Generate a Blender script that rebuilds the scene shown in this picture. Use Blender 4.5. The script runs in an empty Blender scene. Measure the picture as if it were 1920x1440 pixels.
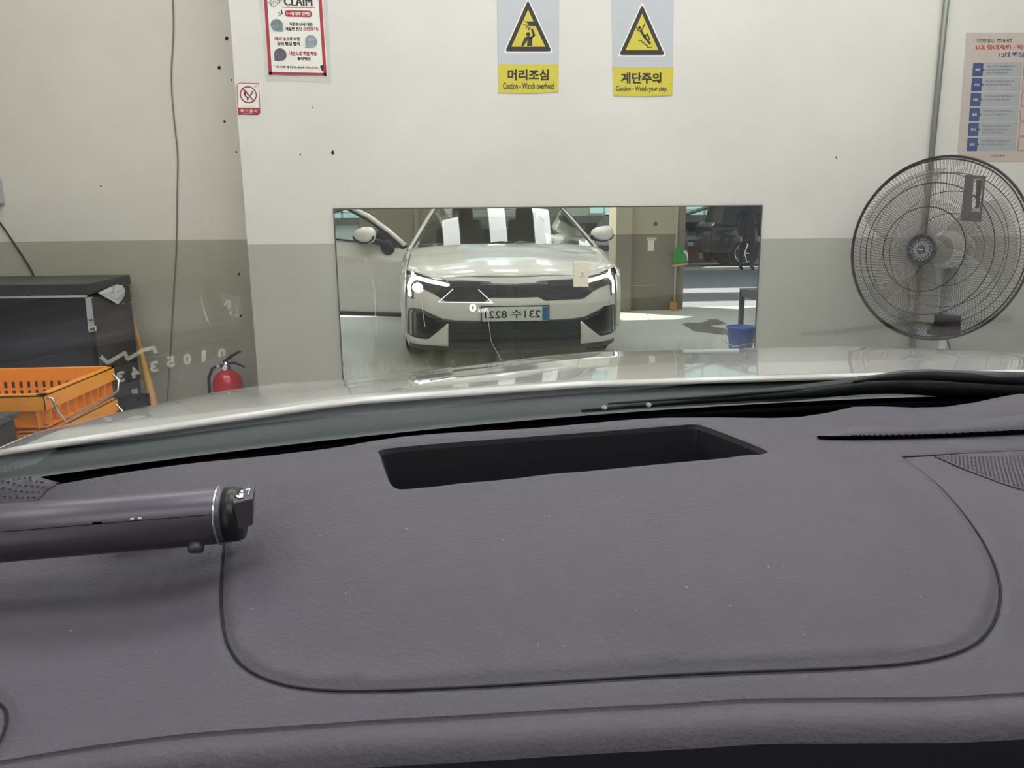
import bpy, bmesh, math, random
import numpy as np
from mathutils import Vector, Matrix
from mathutils.geometry import delaunay_2d_cdt
random.seed(7)
D = bpy.data
SC = bpy.context.scene
COL = SC.collection

# ------------------------------------------------------------------ camera, sky, sun, exposure
F = 1442.0; TH = math.radians(11.55); PS = math.radians(4.0); RO = math.radians(0.56); H = 1.11
_fw = np.array([math.sin(PS)*math.cos(TH), math.cos(PS)*math.cos(TH), -math.sin(TH)])
_r0 = np.array([math.cos(PS), -math.sin(PS), 0.0]); _u0 = np.cross(_r0, _fw)
_R = _r0*math.cos(RO) - _u0*math.sin(RO); _U = _u0*math.cos(RO) + _r0*math.sin(RO)
CAM = np.array([0.0, 0.0, H])
cam = D.objects.new('camera', D.cameras.new('camera')); COL.objects.link(cam)
cam.data.sensor_width = 36; cam.data.lens = 36*F/1920; cam.data.clip_start = 0.02; cam.data.clip_end = 300
cam.matrix_world = Matrix(((_R[0], _U[0], -_fw[0], 0), (_R[1], _U[1], -_fw[1], 0), (_R[2], _U[2], -_fw[2], H), (0, 0, 0, 1)))
SC.camera = cam

def ray(u, v):
    d = _fw*F + _R*(u-960) - _U*(v-720)
    return d/np.linalg.norm(d)
def atz(u, v, z):
    d = ray(u, v); p = CAM + d*(z-H)/d[2]; return (float(p[0]), float(p[1]), float(p[2]))
def aty(u, v, y):
    d = ray(u, v); p = CAM + d*y/d[1]; return (float(p[0]), float(p[1]), float(p[2]))

world = D.worlds.new('sky'); SC.world = world; world.use_nodes = True
world.node_tree.nodes['Background'].inputs[0].default_value = (0.72, 0.86, 1.0, 1)
world.node_tree.nodes['Background'].inputs[1].default_value = 1.35
sun = D.objects.new('sun', D.lights.new('sun', 'SUN')); COL.objects.link(sun)
sun.data.energy = 9.0; sun.data.angle = 0.01; sun.data.color = (1.0, 0.95, 0.84)
sun.rotation_euler = Vector((2.2, 1.68, -3.6)).to_track_quat('-Z', 'Y').to_euler()
CEIL_Z = 3.6
PANEL_STRENGTH = 9.8
VS = SC.view_settings
VS.view_transform = 'Standard'; VS.look = 'None'; VS.gamma = 1.0; VS.use_curve_mapping = False; VS.exposure = 0.38
SC.cycles.use_denoising = True
SC.cycles.max_bounces = 10; SC.cycles.diffuse_bounces = 4; SC.cycles.glossy_bounces = 6
SC.cycles.transparent_max_bounces = 24; SC.cycles.sample_clamp_indirect = 6

# ------------------------------------------------------------------ materials
def srgb(r, g, b):
    f = lambda c: (c/255/12.92) if c/255 <= 0.04045 else ((c/255+0.055)/1.055)**2.4
    return (f(r), f(g), f(b), 1)
MATS = {}
def M(name, rgb, rough=0.5, metal=0.0, coat=0.0, noise=0.0, nscale=6.0, bump=0.0, bscale=300.0, emit=None, es=0.0, spec=0.5, alpha=1.0):
    m = D.materials.new(name); m.use_nodes = True; nt = m.node_tree; b = nt.nodes['Principled BSDF']
    c = srgb(*rgb)
    b.inputs['Base Color'].default_value = c
    b.inputs['Roughness'].default_value = rough; b.inputs['Metallic'].default_value = metal
    b.inputs['Coat Weight'].default_value = coat; b.inputs['Coat Roughness'].default_value = 0.03
    b.inputs['Specular IOR Level'].default_value = spec; b.inputs['Alpha'].default_value = alpha
    tc = nt.nodes.new('ShaderNodeTexCoord')
    if noise > 0:
        n = nt.nodes.new('ShaderNodeTexNoise'); n.inputs['Scale'].default_value = nscale; n.inputs['Detail'].default_value = 6
        nt.links.new(tc.outputs['Object'], n.inputs['Vector'])
        mx = nt.nodes.new('ShaderNodeMix'); mx.data_type = 'RGBA'
        mx.inputs[6].default_value = tuple(max(0, k*(1-noise)) for k in c[:3])+(1,)
        mx.inputs[7].default_value = tuple(min(1, k*(1+noise)) for k in c[:3])+(1,)
        nt.links.new(n.outputs['Fac'], mx.inputs[0]); nt.links.new(mx.outputs[2], b.inputs['Base Color'])
    if bump > 0:
        n2 = nt.nodes.new('ShaderNodeTexNoise'); n2.inputs['Scale'].default_value = bscale; n2.inputs['Detail'].default_value = 3
        nt.links.new(tc.outputs['Object'], n2.inputs['Vector'])
        bp = nt.nodes.new('ShaderNodeBump'); bp.inputs['Strength'].default_value = bump; bp.inputs['Distance'].default_value = 0.002
        nt.links.new(n2.outputs['Fac'], bp.inputs['Height']); nt.links.new(bp.outputs['Normal'], b.inputs['Normal'])
    if emit:
        b.inputs['Emission Color'].default_value = srgb(*emit); b.inputs['Emission Strength'].default_value = es
    MATS[name] = m
    return m

def glass_mat(name, ior=1.45, tint=(1, 1, 1), rough=0.0, amount=1.0):
    m = D.materials.new(name); m.use_nodes = True; nt = m.node_tree
    for n in list(nt.nodes):
        if n.type != 'OUTPUT_MATERIAL': nt.nodes.remove(n)
    out = [n for n in nt.nodes if n.type == 'OUTPUT_MATERIAL'][0]
    tr = nt.nodes.new('ShaderNodeBsdfTransparent'); tr.inputs[0].default_value = (*tint, 1)
    gl = nt.nodes.new('ShaderNodeBsdfGlossy'); gl.inputs['Roughness'].default_value = rough
    fr = nt.nodes.new('ShaderNodeFresnel'); fr.inputs['IOR'].default_value = ior
    mu = nt.nodes.new('ShaderNodeMath'); mu.operation = 'MULTIPLY'; mu.inputs[1].default_value = amount; mu.use_clamp = True
    mx = nt.nodes.new('ShaderNodeMixShader')
    # a pane is one sheet: use the same Fresnel on either side of it
    ge = nt.nodes.new('ShaderNodeNewGeometry'); vm = nt.nodes.new('ShaderNodeVectorMath'); vm.operation = 'DOT_PRODUCT'
    nt.links.new(ge.outputs['Normal'], vm.inputs[0]); nt.links.new(ge.outputs['Incoming'], vm.inputs[1])
    ab = nt.nodes.new('ShaderNodeMath'); ab.operation = 'ABSOLUTE'; nt.links.new(vm.outputs['Value'], ab.inputs[0])
    sb = nt.nodes.new('ShaderNodeMath'); sb.operation = 'SUBTRACT'; sb.inputs[0].default_value = 1.0; nt.links.new(ab.outputs[0], sb.inputs[1])
    pw = nt.nodes.new('ShaderNodeMath'); pw.operation = 'POWER'; nt.links.new(sb.outputs[0], pw.inputs[0]); pw.inputs[1].default_value = 5.0
    ma = nt.nodes.new('ShaderNodeMath'); ma.operation = 'MULTIPLY_ADD'; nt.links.new(pw.outputs[0], ma.inputs[0])
    r0 = ((ior-1)/(ior+1))**2; ma.inputs[1].default_value = 1-r0; ma.inputs[2].default_value = r0
    nt.links.new(ma.outputs[0], mu.inputs[0])
    nt.nodes.remove(fr)
    nt.links.new(mu.outputs[0], mx.inputs[0]); nt.links.new(tr.outputs[0], mx.inputs[1]); nt.links.new(gl.outputs[0], mx.inputs[2])
    nt.links.new(mx.outputs[0], out.inputs['Surface'])
    MATS[name] = m
    return m

def wall_mat(name, split, upper=(214, 210, 202), lower=(174, 173, 162)):
    m = M(name, upper, 0.55, spec=0.3); nt = m.node_tree; b = nt.nodes['Principled BSDF']
    ge = nt.nodes.new('ShaderNodeNewGeometry'); sx = nt.nodes.new('ShaderNodeSeparateXYZ')
    nt.links.new(ge.outputs['Position'], sx.inputs[0])
    gt = nt.nodes.new('ShaderNodeMath'); gt.operation = 'GREATER_THAN'; gt.inputs[1].default_value = split
    nt.links.new(sx.outputs['Z'], gt.inputs[0])
    mx = nt.nodes.new('ShaderNodeMix'); mx.data_type = 'RGBA'
    mx.inputs[6].default_value = srgb(*lower); mx.inputs[7].default_value = srgb(*upper)
    nt.links.new(gt.outputs[0], mx.inputs[0])
    n = nt.nodes.new('ShaderNodeTexNoise'); n.inputs['Scale'].default_value = 1.7; n.inputs['Detail'].default_value = 8; n.inputs['Roughness'].default_value = 0.6
    nt.links.new(ge.outputs['Position'], n.inputs['Vector'])
    mr = nt.nodes.new('ShaderNodeMapRange'); mr.inputs[1].default_value = 0.3; mr.inputs[2].default_value = 0.7; mr.inputs[3].default_value = 0.93; mr.inputs[4].default_value = 1.03
    nt.links.new(n.outputs['Fac'], mr.inputs[0])
    # scuffs
    n3 = nt.nodes.new('ShaderNodeTexNoise'); n3.inputs['Scale'].default_value = 14; n3.inputs['Detail'].default_value = 9; n3.inputs['Roughness'].default_value = 0.75
    nt.links.new(ge.outputs['Position'], n3.inputs['Vector'])
    mr3 = nt.nodes.new('ShaderNodeMapRange'); mr3.inputs[1].default_value = 0.66; mr3.inputs[2].default_value = 0.74; mr3.inputs[3].default_value = 1.0; mr3.inputs[4].default_value = 0.86
    nt.links.new(n3.outputs['Fac'], mr3.inputs[0])
    mu = nt.nodes.new('ShaderNodeMath'); mu.operation = 'MULTIPLY'
    nt.links.new(mr.outputs[0], mu.inputs[0]); nt.links.new(mr3.outputs[0], mu.inputs[1])
    vm = nt.nodes.new('ShaderNodeVectorMath'); vm.operation = 'SCALE'
    nt.links.new(mx.outputs[2], vm.inputs[0]); nt.links.new(mu.outputs[0], vm.inputs['Scale'])
    nt.links.new(vm.outputs[0], b.inputs['Base Color'])
    n4 = nt.nodes.new('ShaderNodeTexNoise'); n4.inputs['Scale'].default_value = 60; n4.inputs['Detail'].default_value = 4
    nt.links.new(ge.outputs['Position'], n4.inputs['Vector'])
    bp = nt.nodes.new('ShaderNodeBump'); bp.inputs['Strength'].default_value = 0.12; bp.inputs['Distance'].default_value = 0.004
    nt.links.new(n4.outputs['Fac'], bp.inputs['Height']); nt.links.new(bp.outputs['Normal'], b.inputs['Normal'])
    return m

def mirror_mat():
    m = D.materials.new('wall mirror'); m.use_nodes = True; nt = m.node_tree
    for n in list(nt.nodes):
        if n.type != 'OUTPUT_MATERIAL': nt.nodes.remove(n)
    out = [n for n in nt.nodes if n.type == 'OUTPUT_MATERIAL'][0]
    gl = nt.nodes.new('ShaderNodeBsdfGlossy'); gl.inputs['Roughness'].default_value = 0.0; gl.inputs[0].default_value = (0.80, 0.825, 0.785, 1)
    df = nt.nodes.new('ShaderNodeBsdfDiffuse'); df.inputs[0].default_value = srgb(150, 148, 128)
    ge = nt.nodes.new('ShaderNodeNewGeometry'); sx = nt.nodes.new('ShaderNodeSeparateXYZ')
    nt.links.new(ge.outputs['Position'], sx.inputs[0])
    mr = nt.nodes.new('ShaderNodeMapRange'); mr.inputs[1].default_value = 0.42; mr.inputs[2].default_value = 0.52
    mr.inputs[3].default_value = 0.42; mr.inputs[4].default_value = 0.05
    nt.links.new(sx.outputs['Z'], mr.inputs[0])
    n = nt.nodes.new('ShaderNodeTexNoise'); n.inputs['Scale'].default_value = 9; n.inputs['Detail'].default_value = 9; n.inputs['Roughness'].default_value = 0.7
    mp = nt.nodes.new('ShaderNodeMapping'); mp.inputs['Scale'].default_value = (1.6, 1, 0.5)
    nt.links.new(ge.outputs['Position'], mp.inputs[0]); nt.links.new(mp.outputs[0], n.inputs['Vector'])
    m2 = nt.nodes.new('ShaderNodeMapRange'); m2.inputs[1].default_value = 0.35; m2.inputs[2].default_value = 0.75; m2.inputs[3].default_value = 0.5; m2.inputs[4].default_value = 1.7
    nt.links.new(n.outputs['Fac'], m2.inputs[0])
    mu = nt.nodes.new('ShaderNodeMath'); mu.operation = 'MULTIPLY'; nt.links.new(mr.outputs[0], mu.inputs[0]); nt.links.new(m2.outputs[0], mu.inputs[1])
    mx = nt.nodes.new('ShaderNodeMixShader'); nt.links.new(mu.outputs[0], mx.inputs[0])
    nt.links.new(gl.outputs[0], mx.inputs[1]); nt.links.new(df.outputs[0], mx.inputs[2]); nt.links.new(mx.outputs[0], out.inputs['Surface'])
    MATS['mirror'] = m
    return m

# ------------------------------------------------------------------ mesh helpers
class MB:
    def __init__(s): s.v = []; s.f = []; s.smooth = False
    def add(s, vs, fs):
        o = len(s.v); s.v += [tuple(map(float, p)) for p in vs]; s.f += [tuple(i+o for i in f) for f in fs]; return s
    def box(s, x0, x1, y0, y1, z0, z1, mat=None):
        vs = [(x, y, z) for z in (z0, z1) for y in (y0, y1) for x in (x0, x1)]
        if mat is not None: vs = [tuple(mat @ Vector(p)) for p in vs]
        return s.add(vs, [(0, 2, 3, 1), (4, 5, 7, 6), (0, 1, 5, 4), (2, 6, 7, 3), (0, 4, 6, 2), (1, 3, 7, 5)])
    def tube(s, pts, r, n=8, caps=True):
        pts = [Vector(p) for p in pts]; rs = r if isinstance(r, (list, tuple)) else [r]*len(pts)
        ring = []; prev = None
        for i, p in enumerate(pts):
            a = pts[max(i-1, 0)]; b = pts[min(i+1, len(pts)-1)]; t = (b-a).normalized()
            if prev is None:
                u = t.cross(Vector((0, 0, 1)));
                if u.length < 0.1: u = t.cross(Vector((0, 1, 0)))
            else: u = prev - t*prev.dot(t)
            u.normalize(); prev = u; w = t.cross(u)
            ring.append([p + (u*math.cos(2*math.pi*k/n) + w*math.sin(2*math.pi*k/n))*rs[i] for k in range(n)])
        vs = [q for rg in ring for q in rg]; fs = []
        for i in range(len(pts)-1):
            for k in range(n):
                fs.append((i*n+k, i*n+(k+1) % n, (i+1)*n+(k+1) % n, (i+1)*n+k))
        if caps: fs += [tuple(range(n))[::-1], tuple((len(pts)-1)*n+k for k in range(n))]
        return s.add(vs, fs)
    def ring(s, c, ax, R, r, n=48, m=6):
        c = Vector(c); ax = Vector(ax).normalized(); u = ax.orthogonal().normalized(); w = ax.cross(u)
        vs = []; fs = []
        for i in range(n):
            a = 2*math.pi*i/n; d = u*math.cos(a)+w*math.sin(a)
            for k in range(m):
                b = 2*math.pi*k/m; vs.append(c + d*(R+r*math.cos(b)) + ax*r*math.sin(b))
        for i in range(n):
            for k in range(m): fs.append((i*m+k, ((i+1) % n)*m+k, ((i+1) % n)*m+(k+1) % m, i*m+(k+1) % m))
        return s.add(vs, fs)
    def lathe(s, prof, c, ax, n=32, caps=True):   # prof: (radius, distance along axis)
        c = Vector(c); ax = Vector(ax).normalized(); u = ax.orthogonal().normalized(); w = ax.cross(u); vs = []; fs = []
        for (r, h) in prof:
            for k in range(n):
                a = 2*math.pi*k/n; vs.append(c + ax*h + (u*math.cos(a)+w*math.sin(a))*max(r, 1e-5))
        for i in range(len(prof)-1):
            for k in range(n): fs.append((i*n+k, i*n+(k+1) % n, (i+1)*n+(k+1) % n, (i+1)*n+k))
        if caps: fs += [tuple(range(n))[::-1], tuple((len(prof)-1)*n+k for k in range(n))]
        return s.add(vs, fs)
    def grid(s, fn, nu, nv):
        vs = [fn(i/nu, j/nv) for j in range(nv+1) for i in range(nu+1)]
        fs = [(j*(nu+1)+i, j*(nu+1)+i+1, (j+1)*(nu+1)+i+1, (j+1)*(nu+1)+i) for j in range(nv) for i in range(nu)]
        return s.add(vs, fs)
    def prism(s, poly, d):   # poly: 3D loop, d: extrusion vector
        n = len(poly); d = Vector(d)
        vs = [Vector(p) for p in poly]; vs += [p+d for p in vs]
        return s.add(vs, [tuple(range(n))[::-1], tuple(range(n, 2*n))] + [(k, (k+1) % n, n+(k+1) % n, n+k) for k in range(n)])
    def build(s, name, mat, parent=None, smooth=False, solid=0, bevel=0, label=None, sub=0, origin=None):
        me = D.meshes.new(name)
        if origin is None and parent is None and s.v:
            A = np.array(s.v); origin = (float(A[:, 0].mean()), float(A[:, 1].mean()), float(A[:, 2].min()))
        o3 = origin or (0, 0, 0)
        me.from_pydata([(p[0]-o3[0], p[1]-o3[1], p[2]-o3[2]) for p in s.v], [], s.f)
        bm = bmesh.new(); bm.from_mesh(me); bmesh.ops.recalc_face_normals(bm, faces=bm.faces); bm.to_mesh(me); bm.free()
        me.materials.append(mat if not isinstance(mat, str) else MATS[mat])
        if smooth:
            for p in me.polygons: p.use_smooth = True
        o = D.objects.new(name, me); COL.objects.link(o); o.location = o3
        if parent is not None:
            o.parent = parent
            base = Vector((0, 0, 0)); q = parent
            M4 = world_mat(parent)
            o.matrix_parent_inverse = M4.inverted()
        if solid:
            md = o.modifiers.new('solid', 'SOLIDIFY'); md.thickness = solid; md.offset = -1
        if bevel:
            md = o.modifiers.new('bevel', 'BEVEL'); md.width = bevel; md.segments = 2; md.limit_method = 'ANGLE'
        if sub:
            md = o.modifiers.new('sub', 'SUBSURF'); md.levels = sub; md.render_levels = sub
        if label: o['label'] = label
        return o
def world_mat(o):
    m = Matrix.Translation(o.location) @ o.rotation_euler.to_matrix().to_4x4()
    if o.parent is not None: m = world_mat(o.parent) @ o.matrix_parent_inverse @ m
    return m
def tag(o, label, cat, group=None, kind=None):
    o['label'] = label; o['category'] = cat
    if group: o['group'] = group
    if kind: o['kind'] = kind
    return o
def struct(o, label=None):
    o['kind'] = 'structure'
    if label: o['label'] = label
    return o
def empty(name, loc, label, cat, group=None):
    o = D.objects.new(name, None); COL.objects.link(o); o.location = loc; o.empty_display_size = 0.1
    return tag(o, label, cat, group)
def interp(x, xs, ys): return float(np.interp(x, xs, ys))

def text_shapes(txt, bold=0.0, res=3):
    """glyph outlines as (verts2d, faces), height about 1 em"""
    cu = D.curves.new('txt', 'FONT'); cu.body = txt; cu.size = 1; cu.resolution_u = res; cu.offset = bold
    ob = D.objects.new('txt', cu); COL.objects.link(ob)
    dg = bpy.context.evaluated_depsgraph_get(); me = D.meshes.new_from_object(ob.evaluated_get(dg))
    v = [(p.co.x, p.co.y) for p in me.vertices]; f = [tuple(p.vertices) for p in me.polygons]
    D.objects.remove(ob); D.curves.remove(cu); D.meshes.remove(me)
    return v, f
def fit_text(mb, txt, u0, v0, u1, v1, mapf, bold=0.01, res=3, slant=0.0, rise=0.0):
    """put txt into the rectangle (u0,v0)-(u1,v1), v downwards, through mapf(u,v)->xyz"""
    V, Fc = text_shapes(txt, bold, res)
    if not V: return
    A = np.array(V); lo = A.min(0); hi = A.max(0)
    out = []
    for x, y in V:
        a = (x-lo[0])/max(hi[0]-lo[0], 1e-6); b = (y-lo[1])/max(hi[1]-lo[1], 1e-6)
        u = u0+(u1-u0)*a + slant*(b-0.5)*(v1-v0); v = v1+(v0-v1)*b + rise*(a-0.5)
        out.append(mapf(u, v))
    mb.add(out, Fc)
def text_part(txt, box, mapf, mat, parent, name='text_line', **k):
    mb = MB(); fit_text(mb, txt, *box, mapf, **k); return mb.build(name, mat, parent)
def stroke(mb, pts, w, mapf):
    for (a, b) in zip(pts[:-1], pts[1:]):
        dx, dy = b[0]-a[0], b[1]-a[1]; L = math.hypot(dx, dy) or 1; nx, ny = -dy/L*w/2, dx/L*w/2; ex, ey = dx/L*w*0.2, dy/L*w*0.2
        mb.add([mapf(a[0]+nx-ex, a[1]+ny-ey), mapf(b[0]+nx+ex, b[1]+ny+ey), mapf(b[0]-nx+ex, b[1]-ny+ey), mapf(a[0]-nx-ex, a[1]-ny-ey)], [(0, 1, 2, 3)])
def poly(mb, pts, mapf): mb.add([mapf(*p) for p in pts], [tuple(range(len(pts)))])
def rrect(x0, y0, x1, y1, r, n=4, corners=(1, 1, 1, 1)):
    out = []
    for (cx, cy, a0, on) in ((x1-r, y0+r, -90, corners[1]), (x1-r, y1-r, 0, corners[2]), (x0+r, y1-r, 90, corners[3]), (x0+r, y0+r, 180, corners[0])):
        if on:
            for k in range(n+1):
                a = math.radians(a0+90*k/n); out.append((cx+r*math.cos(a), cy+r*math.sin(a)))
        else:
            s = 1; out.append((cx + (r if math.cos(math.radians(a0+45)) > 0 else -r), cy + (r if math.sin(math.radians(a0+45)) > 0 else -r)))
    return out
def disc(cx, cy, r, n=28, ry=None): return [(cx+r*math.cos(2*math.pi*k/n), cy+(ry or r)*math.sin(2*math.pi*k/n)) for k in range(n)]

# ------------------------------------------------------------------ material list
wall_mat('front wall paint', 1.036); wall_mat('recess wall paint', 1.057, (214, 208, 198), (168, 166, 151)); wall_mat('pillar paint', 1.00, (176, 168, 148), (128, 122, 108))
M('white car paint', (226, 224, 216), 0.25, coat=1.0, spec=0.5)
M('black trim', (22, 24, 26), 0.35, noise=0.2)
M('cowl plastic', (58, 66, 66), 0.45, noise=0.25, nscale=20, bump=0.1)
M('frit', (5, 5, 6), 1.0, spec=0.0)
M('rubber', (24, 24, 25), 0.8)
M('dash plastic', (82, 78, 86), 0.62, noise=0.10, nscale=60, bump=0.35, bscale=420, spec=0.35)
M('dash dark', (34, 32, 38), 0.5, bump=0.1)
M('holder shell', (92, 86, 96), 0.36, metal=0.5, noise=0.08)
M('chrome', (205, 205, 208), 0.18, metal=1.0)
M('wire', (38, 36, 34), 0.45)
M('dark steel', (84, 86, 88), 0.45, metal=0.3, noise=0.15)
M('white', (225, 224, 218), 0.6)
M('print white', (222, 220, 212), 0.6)
M('print grey', (184, 186, 190), 0.5)
M('print yellow', (200, 186, 64), 0.5)
M('print black', (44, 36, 32), 0.55)
M('print red', (165, 40, 58), 0.5)
M('print orange red', (196, 78, 70), 0.5)
M('print blue', (60, 82, 130), 0.5)
M('print navy', (64, 78, 112), 0.5)
M('print pink', (205, 190, 180), 0.45)
M('print pale grey', (176, 178, 180), 0.45)
M('photo teal', (112, 128, 128), 0.5, noise=0.9, nscale=130)
M('photo plum', (92, 84, 94), 0.5, noise=0.9, nscale=130)
M('photo tool', (140, 148, 152), 0.5, noise=0.8, nscale=130)
M('clear film', (225, 225, 222), 0.12, alpha=0.28)
M('plastic bag', (232, 234, 235), 0.22, alpha=0.85, noise=0.2, nscale=20)
M('extinguisher red', (190, 24, 38), 0.22, coat=0.6)
M('black steel', (27, 27, 32), 0.28, noise=0.15, nscale=4)
M('black steel side', (46, 46, 48), 0.4, noise=0.15, nscale=4)
M('crate orange', (246, 158, 36), 0.42, noise=0.10, nscale=8)
M('wood', (196, 150, 84), 0.6, noise=0.22, nscale=18)
M('cable grey', (120, 118, 108), 0.6)
M('cable dark', (42, 44, 42), 0.6)
M('cable white', (192, 190, 180), 0.6)
M('galvanised', (132, 134, 128), 0.4, metal=0.5, noise=0.15, nscale=30)
M('switch cream', (228, 222, 196), 0.4)
M('concrete floor', (206, 208, 203), 0.38, noise=0.10, nscale=1.5, spec=0.5)
M('wet stain', (118, 112, 98), 0.45, noise=0.1)
M('asphalt', (150, 150, 156), 0.85, noise=0.2, nscale=4)
M('ceiling white', (196, 194, 186), 0.8)
M('housing white', (220, 220, 218), 0.5)
M('lit diffuser', (255, 255, 255), 0.5, emit=(252, 250, 252), es=PANEL_STRENGTH)
M('drl', (255, 255, 255), 0.4, emit=(255, 250, 248), es=5.0)
M('bulb', (255, 225, 230), 0.4, emit=(255, 226, 232), es=4.0)
M('hud glow', (255, 255, 255), 0.4, emit=(255, 255, 255), es=1.1)
M('lamp housing', (70, 62, 54), 0.2, coat=1, noise=0.4, nscale=40)
M('grille black', (24, 27, 34), 0.3, coat=0.3, noise=0.4, nscale=25)
M('intake grey', (52, 58, 62), 0.4, noise=0.35, nscale=14)
M('plate white', (222, 224, 218), 0.4)
M('plate blue', (46, 118, 168), 0.4)
M('seat cloth', (22, 22, 24), 0.8)
M('door fabric dark', (44, 46, 50), 0.5)
M('dusty white paint', (204, 204, 196), 0.3, coat=0.7)
M('dark car paint', (36, 42, 48), 0.25, coat=0.8)
M('black car paint', (20, 21, 24), 0.25, coat=0.8)
M('grey door', (186, 178, 160), 0.6, noise=0.1)
M('facade cream', (214, 208, 186), 0.7, noise=0.08)
M('facade brown', (140, 132, 112), 0.7, noise=0.1)
M('steel brace', (128, 126, 116), 0.5)
M('shutter white', (238, 244, 238), 0.5)
M('window teal', (170, 214, 210), 0.15, coat=0.5, emit=(214, 240, 236), es=0.45)  # emission added in place of daylight showing in the panes
M('garage dark', (120, 116, 104), 0.8)
M('green plastic', (34, 140, 48), 0.3, coat=0.3)
M('blue plastic', (44, 98, 190), 0.35)
M('red stuff', (120, 40, 46), 0.5)
M('jacket black', (30, 32, 40), 0.7, noise=0.2, nscale=10)
M('skin', (206, 158, 126), 0.55)
M('hair', (28, 24, 24), 0.7)
M('dustpan lip', (214, 150, 110), 0.5)
M('fan blade', (150, 146, 138), 0.4, alpha=0.3)
M('fan motor', (216, 214, 204), 0.4)
M('fan dark', (58, 54, 52), 0.5)
M('paper tag', (74, 72, 70), 0.6)
M('hole', (30, 28, 26), 0.9)
M('digit white', (240, 240, 236), 0.5)
glass_mat('car glass', 1.5, (0.93, 0.97, 0.95))
glass_mat('side glass', 1.5, (0.88, 0.92, 0.92))
mirror_mat()

# ------------------------------------------------------------------ room shell
WY = 4.0; RY = 4.4; EY = -2.45      # mirror wall, recess wall, open edge of the bay
struct(MB().box(-7, 9, EY, RY+0.2, -0.2, 0).build('floor', 'concrete floor'))
struct(MB().box(-1.042, 6.3, WY, WY+0.6, 0, CEIL_Z).build('wall_front', 'front wall paint'))
struct(MB().box(-5.2, -1.042, RY, RY+0.2, 0, CEIL_Z).build('wall_back', 'recess wall paint'))
struct(MB().box(-5.4, -5.2, EY, RY+0.2, 0, CEIL_Z).build('wall_left', 'recess wall paint'))
struct(MB().box(6.3, 6.5, EY, WY+0.6, 0, CEIL_Z).build('wall_right', 'front wall paint'))
struct(MB().prism([(-5.4, RY+.2, CEIL_Z), (-5.4, -3.65, CEIL_Z), (-1.8, -3.6, CEIL_Z), (-.3, -2.75, CEIL_Z), (.4, -2.75, CEIL_Z), (1.8, -3.95, CEIL_Z), (6.5, -4.1, CEIL_Z), (6.5, RY+.2, CEIL_Z)], (0, 0, .25)).build('ceiling', 'ceiling white'))  # open edge shaped so that sun falls inside as a slanted strip
struct(MB().box(-40, 45, -32, EY-0.001, -0.2, -0.01).build('floor', 'asphalt'), 'grey asphalt yard outside the bay')
# panel lamps on the ceiling
for i, x in enumerate((-2.05, -1.18, -0.31, 0.57, 1.42, 2.3, 3.2)):
    for j, y in enumerate((-2.05, 0.6, 2.7)):
        if j == 1 and i in (1, 5): continue
        t = empty('ceiling_light', (x, y, CEIL_Z-0.07), 'slim white batten lamp hung under the shop ceiling, seen only as a reflection', 'lamp', 'batten lamps under the ceiling')
        MB().box(x-.17, x+.17, y-.62, y+.62, CEIL_Z-.06, CEIL_Z-0.001).build('housing', 'housing white', t)
        MB().box(x-.155, x+.155, y-.6, y+.6, CEIL_Z-.072, CEIL_Z-.061).build('diffuser', 'lit diffuser', t)

def wm(off):   # map photo pixels onto the mirror wall
    return lambda u, v: aty(u, v, WY-off)
def rm(off): return lambda u, v: aty(u, v, RY-off)

# nail holes and chips in the plaster
hs = MB()
for (u, v, r) in ((411, 127, 3), (425, 72, 3), (624, 286, 3.4)):
    m = wm(0.001) if u > 440 else rm(0.001)
    poly(hs, disc(u, v, r, 10, r*1.25), m)
holes = [(411, 127, 3, 0), (425, 72, 3.2, 0), (434, 150, 1.5, 0), (421, 228, 2.2, 0), (443, 285, 1.8, 0), (624, 286, 3.2, 1), (563, 290, 1.4, 1), (448, 514, 2, 0), (452, 592, 2, 0), (189, 349, 1.3, 0), (1568, 295, 1.6, 1), (586, 202, 1.2, 1)]
WALLF = D.objects['wall_front']; WALLB = D.objects['wall_back']
for (u, v, r, fr) in holes:
    mb = MB(); m = (wm if fr else rm)(0.0015); P = [m(*p) for p in disc(u, v, r, 9, r*1.3)]
    mb.prism(P, (0, 0.003, 0)); mb.build('nail_hole', 'hole', WALLF if fr else WALLB)

# ------------------------------------------------------------------ mirror on the wall
t = empty('wall_mirror', (0.49, WY, 0.10), 'wide frameless mirror low on the wall, showing the front of the white car', 'mirror')
TLm = aty(627, 391, WY); TRm = aty(1427, 388, WY); x0, x1, zt = TLm[0], TRm[0], 1.203
MB().box(x0, x1, WY-.006, WY-.0005, 0.10, zt).build('mirror_pane', 'mirror', t)
fr = MB()
for b in ((x0-.006, x0, 0.09, zt+.006), (x1, x1+.006, 0.09, zt+.006), (x0, x1, zt, zt+.006), (x0, x1, 0.09, 0.10)):
    fr.box(b[0], b[1], WY-.008, WY-.0005, b[2], b[3])
fr.build('edge_strip', 'dark steel', t)
# dried drips and scratches on the glass
mm = wm(0.0065)
for pts, w in (([(697, 520), (703, 548), (704, 590), (707, 628)], 1.6), ([(789, 542), (791, 575), (797, 612)], 1.0), ([(644, 487), (644, 494)], 1.5), ([(713, 526), (713, 533)], 1.4),
               ([(916, 603), (921, 640), (940, 676)], 0.8), ([(1213, 583), (1222, 625), (1258, 655)], 0.8), ([(686, 484), (686, 490)], 1.2), ([(1010, 405), (1020, 415)], 1.2)):
    mb = MB(); stroke(mb, pts, w, mm); mb.build('drip_mark', 'cable white', t)
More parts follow.
